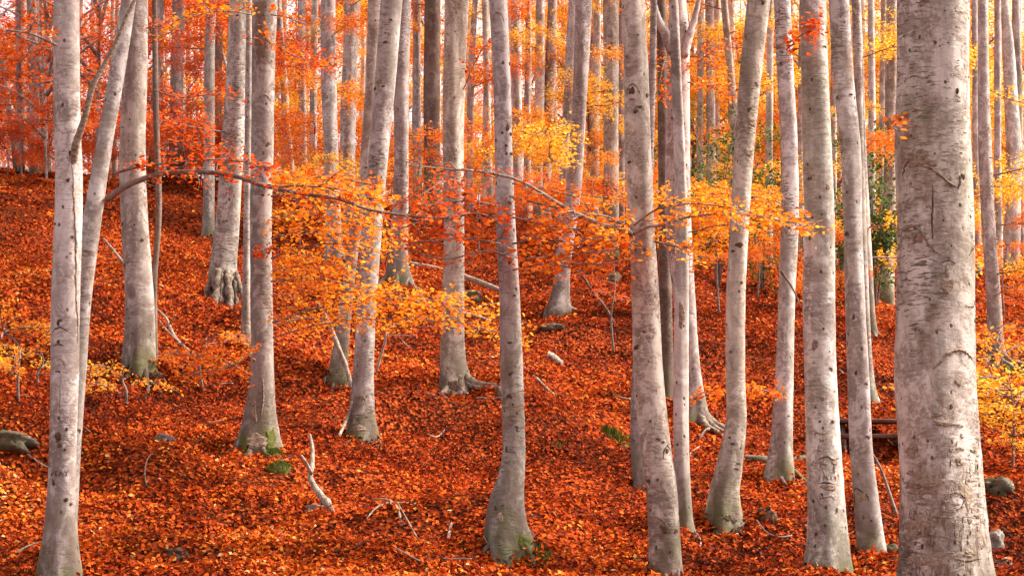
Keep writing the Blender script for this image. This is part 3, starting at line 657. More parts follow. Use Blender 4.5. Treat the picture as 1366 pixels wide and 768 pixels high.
# slender stems of the stand behind: traced ones, look-alikes
GS = 'slender %s beeches of the stand along the top of the slope'
LS = 'slender %s beech stem in the dense stand along the top of the slope'
WORD = {'grey': 'grey', 'pale': 'pale silvery', 'warm': 'warm tan', 'brown': 'dark brown'}
for k, (pts, bk) in enumerate([
    ([(0, 60, 8), (8, 120, 8), (22, 224, 9)], 'grey'), ([(24, 0, 7), (25, 120, 8), (28, 222, 9)], 'grey'), ([(42, 0, 13), (46, 130, 14), (47, 224, 16)], 'grey'),
    ([(50, 60, 12), (56, 150, 13), (61, 224, 14)], 'grey'), ([(213, 0, 12), (208, 120, 12), (204, 216, 13)], 'grey'), ([(238, 0, 17), (236, 100, 17), (235, 214, 19)], 'grey'),
    ([(293, 0, 10), (291, 110, 10), (290, 216, 11)], 'brown'), ([(371, 0, 9), (378, 100, 10), (388, 235, 11)], 'grey'), ([(402, 0, 10), (404, 200, 11), (404, 262, 12)], 'pale'),
    ([(420, 0, 9), (418, 150, 10), (419, 266, 11)], 'pale'), ([(556, 0, 11), (556, 150, 11), (557, 280, 12)], 'grey'), ([(634, 0, 8), (628, 120, 9), (626, 285, 10)], 'pale'),
    ([(647, 0, 9), (650, 150, 9), (655, 290, 10)], 'pale'), ([(688, 0, 14), (690, 150, 14), (692, 292, 16)], 'grey'), ([(705, 0, 8), (704, 150, 9), (702, 295, 10)], 'pale'),
    ([(797, 0, 10), (795, 150, 11), (792, 305, 13)], 'pale'), ([(830, 0, 8), (829, 200, 10), (828, 312, 11)], 'grey'), ([(946, 0, 12), (948, 120, 12), (949, 330, 14)], 'pale'),
    ([(935, 0, 8), (934, 150, 9), (934, 330, 10)], 'warm'), ([(1028, 0, 9), (1026, 200, 10), (1025, 345, 11)], 'pale'), ([(1070, 0, 8), (1068, 200, 9), (1068, 350, 10)], 'warm'),
    ([(1112, 0, 8), (1112, 250, 9), (1112, 352, 10)], 'pale'), ([(1162, 0, 9), (1163, 200, 10), (1164, 372, 11)], 'pale'), ([(1179, 0, 8), (1177, 180, 9), (1176, 365, 10)], 'warm'),
    ([(1300, 0, 8), (1302, 200, 10), (1303, 365, 12)], 'pale'), ([(1355, 0, 11), (1357, 100, 12), (1362, 350, 14)], 'pale'), ([(1331, 90, 10), (1331, 250, 10), (1333, 360, 11)], 'pale'),
]):
    T['s%d' % k] = Tree(LS % WORD[bk], pts, bk, group=GS % WORD[bk])

# the far stand beyond the crest
GF = 'far beeches beyond the crest'
LF = 'thin pale beech in the far stand beyond the crest of the slope'
def pyat(z): # picture row of height z at the place X, Y
    v = np.array([X, Y, z]); return 384 - FPX * (v @ U) / (v @ F)
far = []
g = np.random.default_rng(77); taken = []
while len(far) < 190:
    Y = g.uniform(62, 125); u = g.uniform(-0.25, 0.25)
    X = u * Y
    if any((X - a) ** 2 + (Y - b) ** 2 < 1.1 ** 2 for a, b in taken): continue
    taken.append((X, Y)); zb = float(ground_z(X, Y))
    px = 683 + FPX * u; w0 = g.uniform(0.12, 0.30) * FPX / Y
    lean = g.normal(0, 5)
    t = Tree(LF, [(px + lean, pyat(zb + 9), w0 * 0.8), (px + lean * .4, pyat(zb + 4), w0 * 0.9), (px, pyat(zb), w0 * 1.1)], ['far', 'far', 'far', 'pale'][g.integers(4)], depth=Y, group=GF, seg=9,
             crown=['red', 'orange', 'orange'][g.integers(3)] if px < 330 else ['orange', 'amber', 'amber', 'yellow'][g.integers(4)] if px < 820 else ['amber', 'yellow', 'yellow'][g.integers(3)], height=g.uniform(14, 19), crown_s=g.uniform(.6, .8))
    far.append((t, px))
    for k in range(g.integers(2, 5) if px < 330 else g.integers(4, 9)):
        tone = ['red', 'red', 'orange'][g.integers(3)] if px < 330 else ['orange', 'amber', 'amber', 'yellow'][g.integers(4)] if px < 800 else ['amber', 'yellow', 'yellow', 'yellow'][g.integers(4)]
        t.spray(g.uniform(0.8, 7.5), g.uniform(0, 6.28), tone, g.uniform(0.8, 1.5))

# leafy young beeches that close the view between the far stems
GL = 'leafy young beeches among the far stand'
for k in range(180):
    Y = (g.uniform(75, 145) if k < 105 else g.uniform(68, 115)) if k > 6 else g.uniform(60, 68); u = (g.uniform(-0.25, 0.25) if k < 105 else g.uniform(0.02, 0.24)) if k > 6 else g.uniform(-0.22, -0.10); X = u * Y; zb = float(ground_z(X, Y)); px = 683 + FPX * u; w0 = g.uniform(0.06, 0.12) * FPX / Y
    tone, word = (('red', 'red') if g.uniform() < .7 else ('orange', 'orange')) if px < 300 else [('orange', 'orange'), ('amber', 'amber'), ('yellow', 'yellow')][g.choice(3, p=[.2, .45, .35] if px < 800 else [.04, .26, .70])]
    t = Tree('leafy young beech with %s crown among the far stems beyond the crest' % word, [(px + g.normal(0, 4), pyat(zb + 5), w0 * .8), (px, pyat(zb), w0)], 'grey', depth=Y, group='leafy %s young beeches among the far stand' % word, name='young_beech', seg=7, crown=tone, height=g.uniform(7, 9), crown_z=g.uniform(0.6, 2.0), crown_s=g.uniform(.6, .95))

# low boughs on the stems of the slope
for key, t in T.items():
    if t.Y < 26: continue
    px = 683 + FPX * t.base[0] / t.Y
    for k in range(t.g.integers(3, 6)):
        zmax = t.Y * 0.235 - t.base[2]
        tone = ['red', 'red', 'orange'][t.g.integers(3)] if px < 330 else ['orange', 'amber', 'amber', 'yellow'][t.g.integers(4)] if px < 800 else ['orange', 'amber', 'yellow', 'yellow'][t.g.integers(4)]
        t.spray(t.g.uniform(0.9, zmax + 0.3), t.g.uniform(0, 6.28), tone, t.g.uniform(0.55, 1.0))

# ------------------------------------------------------------------ boughs seen one by one
b = T['lean_left']
b.branch([(143, 266, .0), (165, 250, .1), (190, 239, .15), (230, 230, .2), (300, 232, .3), (350, 247, .35), (400, 258, .4), (450, 265, .5), (490, 279, .55), (545, 288, .6), (610, 292, .7)], 0.019, 0.26, 20, 'red', t0=0.12, mat=TWIG, n=40)
b.branch([(150, 232, .1), (190, 222, .2), (250, 215, .25), (310, 214, .3), (365, 226, .35)], 0.008, 0.16, 80, 'red', thick=0.05)
b.branch([(365, 250, .4), (400, 248, .5), (450, 252, .5), (500, 268, .6)], 0.006, 0.30, 42, 'amber', layers=1.8)
b = T['twin_left']
b.branch([(94, 232, .03), (98, 212, .06), (102, 190, .10), (112, 160, .13), (124, 115, .16), (140, 85, .15), (158, 50, .15), (170, 20, .15), (186, -12, .15)], 0.024, leaves=False, mat=RIDGE, name='dead_limb', n=60)
b.branch([(75, 60, .1), (40, 45, .3), (0, 40, .4), (-40, 38, .5)], 0.008, 0.3, 36, 'red')
b = T['mossy']
b.branch([(362, 262, .1), (400, 255, .4), (450, 270, .5), (500, 290, .6)], 0.008, 0.42, 46, 'amber', layers=2.0, thick=0.09)
b.branch([(362, 345, .1), (400, 330, .4), (450, 325, .5), (500, 335, .6)], 0.008, 0.40, 40, 'amber', layers=1.8, thick=0.09)
b.branch([(364, 430, .1), (420, 412, .6), (500, 400, .9), (580, 402, 1.0), (690, 425, 1.0)], 0.008, 0.36, 46, 'amber', layers=1.4, thick=0.07)
b.branch([(362, 375, .1), (420, 372, .6), (480, 385, .9), (540, 410, 1.0)], 0.007, 0.32, 34, 'amber', layers=1.6, thick=0.08)
b.branch([(364, 335, .1), (350, 333, .3), (335, 338, .4)], 0.005, 0.14, 60, 'red')
b.branch([(340, 20, .1), (300, 15, .4), (260, 22, .5), (225, 45, .6)], 0.007, 0.26, 42, 'amber', layers=1.4)
b.branch([(362, 20, .1), (385, 24, .3), (410, 34, .4)], 0.006, 0.18, 46, 'orange')
b.branch([(362, 58, .1), (350, 50, .3), (400, 78, .4), (450, 86, .4)], 0.006, 0.2, 46, 'orange')
b.branch([(336, 500, .1), (290, 478, .4), (230, 470, .5)], 0.006, 0.3, 44, 'orange', layers=1.6)
b = T['lilac']
b.branch([(195, 38, .1), (215, 36, .3), (240, 44, .4)], 0.006, 0.2, 44, 'red')
b.branch([(165, 120, .1), (130, 100, .3), (60, 110, .4), (0, 130, .4)], 0.007, 0.45, 36, 'red', layers=1.8)
b.branch([(205, 120, .1), (240, 130, .3), (290, 125, .4)], 0.007, 0.4, 36, 'red', layers=1.8)
b = T['roots_centre']
b.branch([(618, 250, .1), (600, 240, .5), (560, 262, .8), (540, 300, .9)], 0.007, 0.35, 40, 'red', layers=1.6, thick=0.08)
b.branch([(590, 430, .2), (560, 425, .6), (520, 435, .8)], 0.007, 0.35, 46, 'amber', layers=1.5)
b.branch([(618, 435, .2), (650, 440, .5), (700, 452, .6)], 0.007, 0.35, 40, 'amber', layers=1.5)
b.branch([(618, 120, .2), (640, 70, .3), (650, 60, .4)], 0.006, 0.28, 50, 'red', layers=1.6)
b = T['centre']
b.branch([(668, 300, .1), (640, 285, .4), (590, 290, .6), (545, 300, .7)], 0.007, 0.30, 42, 'red', layers=1.6, thick=0.07)
b.branch([(680, 262, .1), (720, 272, .3), (780, 285, .4), (830, 300, .4)], 0.007, 0.30, 40, 'orange', layers=1.6, thick=0.07)
b.branch([(684, 325, .1), (720, 318, .3), (760, 325, .4), (800, 345, .4)], 0.007, 0.30, 40, 'orange', layers=1.6, thick=0.07)
b.branch([(684, 345, .1), (650, 335, .3), (600, 345, .4), (560, 340, .5)], 0.007, 0.22, 30, 'red', layers=1.4, thick=0.06)
b = T['eyed']
b.branch([(843, 320, .22), (838, 308, .26), (812, 303, .3), (782, 291, .3), (752, 276, .3), (730, 262, .3), (690, 240, .3), (640, 229, .3), (600, 226, .3), (545, 221, .3)], 0.017, 0.16, 16, 'red', t0=0.35, mat=PALEWOOD, n=40)
b.branch([(840, 312, .24), (826, 297, .3), (805, 288, .32), (775, 288, .32), (735, 292, .32)], 0.009, 0.22, 34, 'orange', t0=0.15, mat=PALEWOOD)
b.branch([(845, 312, .24), (862, 303, .3), (885, 299, .32), (915, 290, .35), (960, 285, .4), (1010, 288, .45), (1075, 300, .5)], 0.012, 0.25, 50, 'amber', t0=0.1, mat=PALEWOOD, layers=1.4)
b.branch([(842, 330, .2), (800, 335, .4), (750, 340, .4), (700, 345, .4)], 0.006, 0.26, 42, 'orange', layers=1.5)
b.branch([(845, 325, .2), (820, 322, .4), (780, 318, .5)], 0.006, 0.26, 44, 'amber', layers=1.5)
b.branch([(872, 322, .2), (920, 330, .3), (960, 320, .4)], 0.006, 0.24, 44, 'amber', layers=1.4)
b = T['forked']
b.branch([(898, 70, .1), (888, 45, .1), (878, 25, .1), (868, -12, .1)], 0.062, leaves=False, mat=b.bark, name='limb')
b.branch([(912, 75, .1), (922, 40, .1), (930, 10, .1), (934, -12, .1)], 0.045, leaves=False, mat=b.bark, name='limb')
b.branch([(892, 70, .1), (884, 90, .3), (880, 110, .4), (872, 140, .5)], 0.008, 0.26, 60, 'orange', layers=2.2, thick=0.1)
b.branch([(918, 90, .1), (935, 80, .3), (960, 60, .4)], 0.008, 0.32, 50, 'orange', layers=2)
b.branch([(918, 110, .1), (940, 115, .3), (965, 112, .4)], 0.008, 0.30, 50, 'orange', layers=2)
b.branch([(918, 290, .1), (960, 275, .5), (1010, 265, .6), (1075, 290, .6)], 0.008, 0.42, 46, 'amber', layers=1.8, thick=0.08)
b.branch([(918, 270, .1), (950, 258, .5), (990, 262, .6), (1030, 275, .6)], 0.008, 0.36, 46, 'amber', layers=1.8, thick=0.08)
b = T['beside_pale']
b.branch([(1044, 530, .2), (1010, 518, .5), (970, 520, .6), (925, 532, .6)], 0.007, 0.24, 90, 'orange', layers=1.3)
b.branch([(1040, 270, .1), (1010, 262, .4), (960, 268, .5)], 0.007, 0.3, 44, 'amber', layers=1.5)
b.branch([(1042, 362, .1), (1056, 382, .2), (1068, 408, .3)], 0.012, leaves=False, mat=DARKWOOD, name='dead_limb')
b = T['pale']
b.branch([(1098, 30, .12), (1085, 38, .2), (1068, 48, .22), (1050, 58, .25)], 0.008, 0.15, 150, 'red', thick=0.09)
b.branch([(1080, 290, .12), (1050, 292, .3), (1020, 300, .35)], 0.006, 0.14, 50, 'orange')
b = T['giant']
b.branch([(1205, 150, .1), (1196, 165, .2), (1188, 172, .25)], 0.005, 0.08, 60, 'orange')
b = T['right_rooted']
b.branch([(1320, 120, .2), (1340, 130, .4), (1375, 140, .5)], 0.008, 0.36, 50, 'yellow', layers=1.8)
b.branch([(1320, 210, .2), (1340, 215, .4), (1375, 205, .5)], 0.008, 0.36, 46, 'yellow', layers=1.8)
b.branch([(1326, 395, .2), (1345, 385, .4), (1375, 372, .5)], 0.008, 0.36, 40, 'orange', layers=1.6)

for key, pts, side, tone in [
    ('mossy', [(362, 290, .1), (410, 285, .5), (460, 295, .6), (520, 305, .7)], .34, 'amber'), ('mossy', [(362, 232, .1), (400, 236, .5), (450, 238, .6), (510, 250, .7)], .30, 'orange'),
    ('mossy', [(364, 395, .1), (430, 388, .6), (520, 392, .9), (620, 400, 1.0)], .30, 'amber'), ('mossy', [(364, 450, .1), (430, 432, .6), (520, 425, .9), (640, 432, 1.0)], .26, 'amber'),
    ('mossy', [(362, 318, .1), (410, 308, .5), (455, 312, .6)], .30, 'amber'), ('mossy', [(336, 470, .1), (300, 490, .4), (240, 500, .5)], .28, 'orange'), ('mossy', [(364, 362, .1), (420, 352, .6), (480, 358, .8)], .28, 'amber'),
    ('centre', [(684, 290, .1), (730, 300, .3), (790, 312, .4), (835, 325, .4)], .26, 'orange'), ('centre', [(684, 245, .1), (720, 252, .3), (770, 262, .4)], .24, 'orange'), ('centre', [(684, 360, .1), (730, 352, .3), (780, 362, .4)], .24, 'orange'),
    ('centre', [(668, 275, .1), (620, 268, .4), (560, 275, .6)], .24, 'red'), ('centre', [(668, 325, .1), (620, 318, .4), (560, 322, .6)], .24, 'red'),
    ('forked', [(918, 310, .1), (970, 300, .5), (1030, 310, .6), (1080, 305, .6)], .34, 'amber'), ('forked', [(918, 255, .1), (970, 248, .5), (1030, 258, .6)], .30, 'amber'), ('forked', [(892, 250, .1), (850, 262, .5), (800, 270, .6)], .30, 'amber'),
    ('forked', [(918, 340, .1), (960, 345, .4), (1000, 340, .5)], .28, 'orange'), ('eyed', [(846, 300, .2), (880, 278, .35), (930, 272, .4), (990, 280, .45)], .22, 'amber'), ('eyed', [(842, 345, .2), (800, 352, .4), (740, 350, .4)], .2, 'orange'),
    ('lilac', [(200, 200, .1), (240, 190, .3), (300, 196, .4)], .3, 'red'), ('lilac', [(165, 60, .1), (120, 50, .3), (40, 70, .4), (-10, 85, .4)], .3, 'red'), ('lilac', [(165, 170, .1), (120, 165, .3), (40, 160, .4), (-10, 170, .4)], .3, 'red')]:
    T[key].branch(pts, 0.006, side, 44, tone, thick=0.05)

# marks on the bark, seen one by one
t = T['twin_left']
for q in [(98, 208, 8, 12), (94, 243, 6, 6), (81, 432, 5, 11), (81, 457, 5, 7), (81, 582, 12, 12), (83, 594, 8, 8), (92, 573, 4, 6), (90, 600, 4, 5), (92, 666, 5, 6), (97, 672, 3, 5), (86, 682, 4, 5), (75, 645, 4, 7), (76, 300, 3, 3), (99, 318, 4, 5)]: t.patch(*q, name='knot')
t.stroke([(71, 445), (77, 440), (84, 438), (90, 441), (99, 446)], 2); t.stroke([(72, 463), (81, 461), (90, 463)], 1.6); t.stroke([(75, 484), (83, 480), (88, 484), (90, 492)], 1.4, RIDGE)
t.stroke([(99, 215), (101, 260), (103, 330), (103, 400), (106, 460)], 3.2, RIDGE, n=40); t.stroke([(84, 500), (83, 540), (85, 580)], 1.4, RIDGE)
# the carved letters P E A Y
for ln in ([(71, 636), (71, 630)], [(71, 630), (74, 629), (74, 632), (71, 633)], [(77, 635), (77, 629)], [(77, 629), (80, 628)], [(77, 632), (79, 631.5)], [(77, 635), (80, 634)],
           [(82, 635), (84.5, 628)], [(84.5, 628), (87, 634)], [(83.2, 632), (86, 631)], [(89, 627.5), (91.5, 631)], [(94.5, 627), (91.5, 631)], [(91.5, 631), (91.5, 635)]): t.stroke(ln, 1.5, KNOT, 'carved_letter', 6, 0.4)
t = T['eyed']
t.patch(842, 124, 9, 13, name='knot'); t.stroke([(835, 132), (837, 119), (843, 115), (850, 121), (853, 132)], 3, RIDGE); t.patch(842, 135, 11, 4, RIDGE)
for q in [(847, 152, 7, 6), (853, 146, 7, 4), (863, 129, 5, 8), (849, 464, 6, 7), (866, 562, 4, 3), (876, 640, 4, 4), (886, 706, 9, 12), (881, 702, 4, 5), (889, 602, 4, 9), (866, 642, 3, 8), (876, 730, 3, 8), (893, 735, 4, 6), (884, 590, 3, 3)]: t.patch(*q, name='knot')
t.stroke([(884, 612), (885, 602), (890, 594), (895, 602)], 2); t.stroke([(843, 156), (847, 147), (856, 144), (858, 150)], 2, RIDGE); t.stroke([(867, 688), (880, 692), (893, 706)], 2, RIDGE)
t = T['giant']
t.patch(1255, 386, 20, 28, RIDGE); t.patch(1255, 367, 5, 16, RIDGE); t.stroke([(1236, 252), (1236, 275), (1235, 300), (1236, 326)], 2.6, KNOT)
t.patch(1216, 218, 30, 30, RIDGE, tilt=0.2); t.patch(1228, 222, 40, 10, RIDGE, tilt=0.45)
t.stroke([(1203, 238), (1205, 226), (1211, 219)], 3); t.stroke([(1212, 226), (1232, 231), (1247, 242), (1260, 252), (1271, 259)], 4.5, RIDGE, n=30); t.stroke([(1270, 258), (1272, 250), (1272, 240)], 3)
t.stroke([(1199, 335), (1201, 316), (1209, 307), (1218, 309), (1226, 322), (1236, 339), (1248, 346)], 4.5, RIDGE, n=36); t.patch(1216, 320, 22, 16, RIDGE, jag=0.35)
t.stroke([(1236, 496), (1247, 485), (1258, 474), (1270, 470), (1282, 473), (1293, 484)], 4.5, RIDGE, n=36); t.stroke([(1244, 358), (1258, 352), (1268, 358)], 1.6); t.stroke([(1285, 345), (1290, 336), (1297, 330)], 2.2); t.stroke([(1278, 412), (1290, 412), (1295, 402)], 2)
for q in [(1272, 512, 14, 10), (1250, 567, 40, 7), (1273, 600, 14, 5), (1270, 615, 12, 7), (1217, 648, 44, 10), (1225, 656, 40, 9), (1282, 738, 26, 8), (1212, 716, 20, 8), (1240, 556, 16, 8)]: t.patch(*q, RIDGE, jag=0.4)
for q in [(1232, 404, 3, 4), (1250, 300, 4, 3), (1268, 130, 5, 9), (1260, 255, 5, 3), (1214, 585, 3, 4), (1230, 590, 3, 5), (1260, 545, 5, 7), (1223, 728, 3, 10), (1262, 722, 4, 9)]: t.patch(*q, name='knot')
t.stroke([(1252, 660), (1268, 657), (1276, 666), (1272, 677), (1255, 681)], 3, RIDGE, n=30); t.stroke([(1216, 700), (1228, 692), (1245, 690), (1262, 690)], 2.4, RIDGE); t.stroke([(1260, 745), (1280, 747), (1300, 744)], 2.6)
gg = np.random.default_rng(3)
for q in [(1225, 640, 50, 26), (1220, 700, 36, 30), (1282, 660, 30, 40), (1236, 745, 60, 24), (1212, 600, 20, 24)]: t.patch(*q, TAN, 'bark_plate', 0.45, 0.0025)
for k in range(26): t.patch(gg.uniform(1208, 1300), gg.uniform(560, 765), gg.uniform(4, 12), gg.uniform(3, 9), [TAN, RIDGE, TAN][k % 3], 'bark_plate', 0.5, 0.003)
for k in range(70):   # short upright cracks of the plated foot, and level dashes up the stem
    x, y = gg.uniform(1206, 1306), gg.uniform(585, 766); t.stroke([(x, y), (x + gg.normal(0, .8), y + gg.uniform(4, 13))], gg.uniform(0.8, 1.8), [RIDGE, KNOT][k % 3 == 0], 'bark_crack', 5, 0.3)
for k in range(60):
    x, y = 1262 + gg.normal(0, 16), gg.uniform(0, 215); w = gg.uniform(3, 9); t.stroke([(x - w / 2, y), (x, y + gg.normal(0, .8)), (x + w / 2, y + gg.normal(0, 1))], gg.uniform(0.7, 1.5), [RIDGE, KNOT][k % 3 == 0], 'bark_crack', 5, 0.3)
t = T['pale']
for q in [(1085, 461, 9, 17, RIDGE), (1096, 440, 3, 4), (1095, 532, 7, 7, RIDGE), (1091, 563, 4, 4), (1109, 563, 5, 5), (1103, 650, 24, 11, RIDGE), (1096, 618, 12, 6, RIDGE), (1111, 617, 10, 8, RIDGE), (1084, 668, 4, 6), (1088, 712, 4, 6), (1110, 40, 6, 9), (1102, 252, 6, 8, RIDGE), (1114, 680, 3, 8), (1098, 700, 3, 6)]: t.patch(*q, name='scar')
t.stroke([(1086, 582), (1086, 577), (1094, 579), (1102, 577)], 2.4, RIDGE); t.stroke([(1090, 586), (1094, 588), (1098, 585)], 2.4, RIDGE); t.stroke([(1083, 600), (1094, 602)], 1.6, RIDGE)
t.stroke([(1089, 613), (1100, 609), (1110, 614), (1118, 611)], 2.4); t.stroke([(1091, 616), (1095, 628), (1100, 640)], 2, RIDGE); t.stroke([(1111, 618), (1111, 632)], 2.4, RIDGE)
for x in (1090, 1095, 1100, 1106, 1112): t.stroke([(x, 634), (x + 1, 641)], 1.6, RIDGE)
t.stroke([(1090, 666), (1096, 664), (1106, 662), (1112, 668)], 2.4, RIDGE); t.stroke([(1091, 645), (1100, 644), (1112, 646)], 2.4)
t = T['scarred']
t.patch(1147, 662, 14, 16, RIDGE); t.stroke([(1139, 655), (1141, 651), (1148, 656), (1155, 662), (1157, 669)], 2.6); t.stroke([(1139, 657), (1140, 668), (1139, 678)], 2.4); t.stroke([(1146, 657), (1147, 670)], 1.8)
for q in [(1140, 498, 4, 8), (1137, 424, 4, 8), (1150, 690, 3, 5), (1160, 694, 3, 4), (1143, 632, 3, 3), (1134, 128, 6, 3)]: t.patch(*q, name='knot')
t = T['swept']
for q in [(985, 328, 15, 7), (977, 336, 6, 4), (988, 378, 5, 4), (976, 592, 6, 4), (984, 618, 8, 3), (974, 470, 3, 4), (970, 690, 14, 10), (978, 694, 9, 8), (998, 205, 14, 12, RIDGE), (1003, 165, 14, 14, RIDGE)]: t.patch(*q, name='scar')
gg = np.random.default_rng(4)
for k in range(40):
    x, y = 998 + gg.normal(0, 5), gg.uniform(110, 240); x += (170 - y) * 0.06; w = gg.uniform(3, 8); t.stroke([(x - w / 2, y), (x + w / 2, y + gg.normal(0, 1))], gg.uniform(0.8, 1.6), RIDGE, 'bark_crack', 5, 0.3)
t = T['centre']
t.stroke([(655, 36), (658, 24), (664, 20), (670, 24), (673, 34)], 2, RIDGE)
for q in [(677, 172, 6, 10), (670, 179, 4, 5), (681, 180, 4, 5), (675, 196, 4, 5), (682, 206, 4, 4), (680, 458, 8, 4), (676, 600, 3, 9), (690, 570, 6, 5), (684, 540, 4, 4), (668, 690, 8, 16, RIDGE)]: t.patch(*q, name='knot')
t = T['mossy']
t.stroke([(344, 138), (350, 130), (357, 130), (363, 138)], 1.8, RIDGE); t.patch(352, 262, 5, 4, name='knot'); t.patch(340, 545, 10, 42, RIDGE, jag=0.35); t.patch(345, 590, 36, 22, RIDGE, jag=0.3); t.stroke([(352, 500), (353, 530), (350, 560)], 2, RIDGE)
t = T['curved']
for q in [(507, 112, 14, 7, RIDGE), (500, 120, 6, 5), (512, 118, 5, 4), (482, 530, 16, 7, RIDGE), (480, 572, 20, 10, RIDGE), (515, 60, 8, 4), (522, 30, 5, 3)]: t.patch(*q, name='scar')
t = T['rosy']
t.patch(909, 420, 9, 44, RIDGE, jag=0.3)
t = T['forked']
for q in [(901, 168, 4, 5), (896, 160, 4, 4), (914, 222, 3, 4), (908, 470, 4, 5)]: t.patch(*q, name='knot')
t = T['lilac']
for q in [(172, 350, 8, 8, RIDGE), (165, 300, 4, 5), (192, 322, 5, 5), (180, 446, 3, 4)]: t.patch(*q, name='knot')

# roots seen one by one
t = T['roots_centre']
for a, l, r in ((-2.0, 0.8, .045), (-1.2, 0.25, .05), (-0.75, 0.95, .04), (-0.5, 0.75, .05), (-0.15, 0.5, .035), (-2.7, 0.3, .05)): t.add_root(a, l, ROOTWOOD, r)
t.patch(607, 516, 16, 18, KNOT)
t = T['rooted_left']
for px, ptop, out, r in ((281, 374, -10, .032), (290, 376, -3, .048), (296, 378, -2, .03), (305, 376, 2, .042), (313, 374, 3, .034), (317, 372, 9, .03)):
    c = t.Y - (0.20 if 285 < px < 313 else 0.08); q = [at(px * .8 + 297 * .2, ptop - 14, c + .08), at(px, ptop, c), at(px + out * .6, ptop + 18, c - .08), at(px + out, ptop + 36, c - .16), at(px + out * 1.2, ptop + 52, c - .2)]
    mb = MB(); mb.tube(smooth_path(q, 14), r * np.linspace(1.1, .65, 14) * (1 + .25 * np.sin(np.arange(14) * 1.9 + px)), 10, .16, seed=px); add_obj('root', mb.mesh('root', offset=t.base), ROOTWOOD, t.root)
t.patch(298, 398, 33, 34, KNOT, jag=0.1)  # no scar: dark patch painted for the shade in the gaps between roots
t.stroke([(281, 380), (290, 376), (300, 377), (312, 374), (316, 376)], 5, ROOTWOOD, 'root_collar')
t = T['right_rooted']
for a_, l in ((-2.9, .5), (-2.3, .6), (-1.7, .5), (-1.1, .7), (-0.6, .8), (-0.2, .6)): t.add_root(a_, l, ROOTWOOD, .05)
t = T['forked']
for a_, l in ((-1.2, .6), (-0.7, .8), (-0.3, .6)): t.add_root(a_, l, ROOTWOOD, .05)
t = T['mossy']
for a_ in (-2.6, -0.5): t.add_root(a_, 0.22, None, 0.06)

# ------------------------------------------------------------------ saplings
def sapling(label, px, py, h, tone, n, side=1.0, group=None, lean=0.0, scale=0.5):
    base = ghit(px, py); g = np.random.default_rng(int(px * 7 + py))
    root = thing('beech_sapling', base, label, 'sapling', group)
    pth = smooth_path([[0, 0, -0.1], [lean * .3 + g.normal(0, .03), g.normal(0, .03), h * .4], [lean * .7 + g.normal(0, .05), g.normal(0, .05), h * .75], [lean, g.normal(0, .06), h]], 12)
    mb = MB(); mb.tube(pth, np.linspace(0.012 + h * .004, 0.004, 12), 7, 0.05); add_obj('stem', mb.mesh('stem'), TWIG, root)
    for k in range(n):
        t = g.uniform(0.25, 1.0); i = min(11, int(t * 11)); lst = SMALL if scale <= 0.5 else SPRAYS; bm_, lm = lst[g.integers(len(lst))]
        b = add_obj('branch', bm_, TWIG, root, pth[i]); b.rotation_euler = (g.normal(0, .15), g.normal(-.05, .15), g.uniform(0, 6.28)); s = (scale * 2.1 if scale <= 0.5 else scale) * g.uniform(.7, 1.2) * side; b.scale = (s,) * 3
        add_obj('foliage', lm, LEAF[tone], b, stuff=True)
    return root
sapling('low spreading young beech with amber leaves left of the pinkish beech', 25, 540, 0.42, 'amber', 5, scale=0.40)
sapling('ankle high amber young beech right of the pinkish beech', 165, 545, 0.30, 'amber', 3, scale=0.36)
sapling('low young amber beech on the bank left of the pinkish beech', 20, 490, 0.45, 'amber', 4, scale=0.42)
sapling('knee high orange young beech between the lilac and moss footed beeches', 275, 520, 0.45, 'orange', 4, scale=0.36)
sapling('tiny yellow young beech close against the pinkish beech', 55, 520, 0.3, 'yellow', 3, scale=0.3)
sapling('bushy yellow young beech right of the giant beech', 1350, 622, 0.85, 'yellow', 26, scale=0.5)
sapling('amber young beech beside the yellow one right of the giant beech', 1330, 560, 0.8, 'amber', 18, scale=0.5)
GSAP = 'young orange beeches scattered over the slope'
for k, (px, py, h, tone, n, sc) in enumerate([(400, 330, 1.6, 'amber', 7, .6), (560, 320, 1.6, 'red', 6, .6), (640, 340, 1.3, 'orange', 5, .55), (720, 350, 1.7, 'red', 6, .6), (790, 370, 1.6, 'orange', 7, .6),
        (960, 420, 1.8, 'amber', 7, .65), (1010, 400, 1.7, 'orange', 7, .65), (1075, 420, 1.3, 'orange', 5, .55), (1340, 420, 1.4, 'orange', 6, .6),
        (10, 232, 1.2, 'red', 7, .8), (75, 232, 1.0, 'red', 7, .8), (185, 232, 1.2, 'red', 7, .8), (225, 236, 1.0, 'red', 6, .8), (300, 246, 1.0, 'red', 6, .8), (30, 240, 2.2, 'red', 7, .9), (130, 235, 2.2, 'red', 7, .9), (250, 240, 2.4, 'red', 7, .9), (340, 260, 2.0, 'orange', 6, .8), (420, 290, 1.8, 'orange', 7, .8), (500, 300, 1.5, 'orange', 6, .7), (840, 345, 1.8, 'orange', 6, .8), (480, 400, 0.9, 'amber', 5, .45), (820, 470, 1.0, 'red', 4, .35)]):
    word = {'red': 'red', 'orange': 'orange', 'amber': 'amber'}[tone]
    sapling('young beech with %s leaves growing between trunks on the upper slope' % word, px, py, h, tone, n, group='young %s beeches on the upper slope' % word, scale=sc)

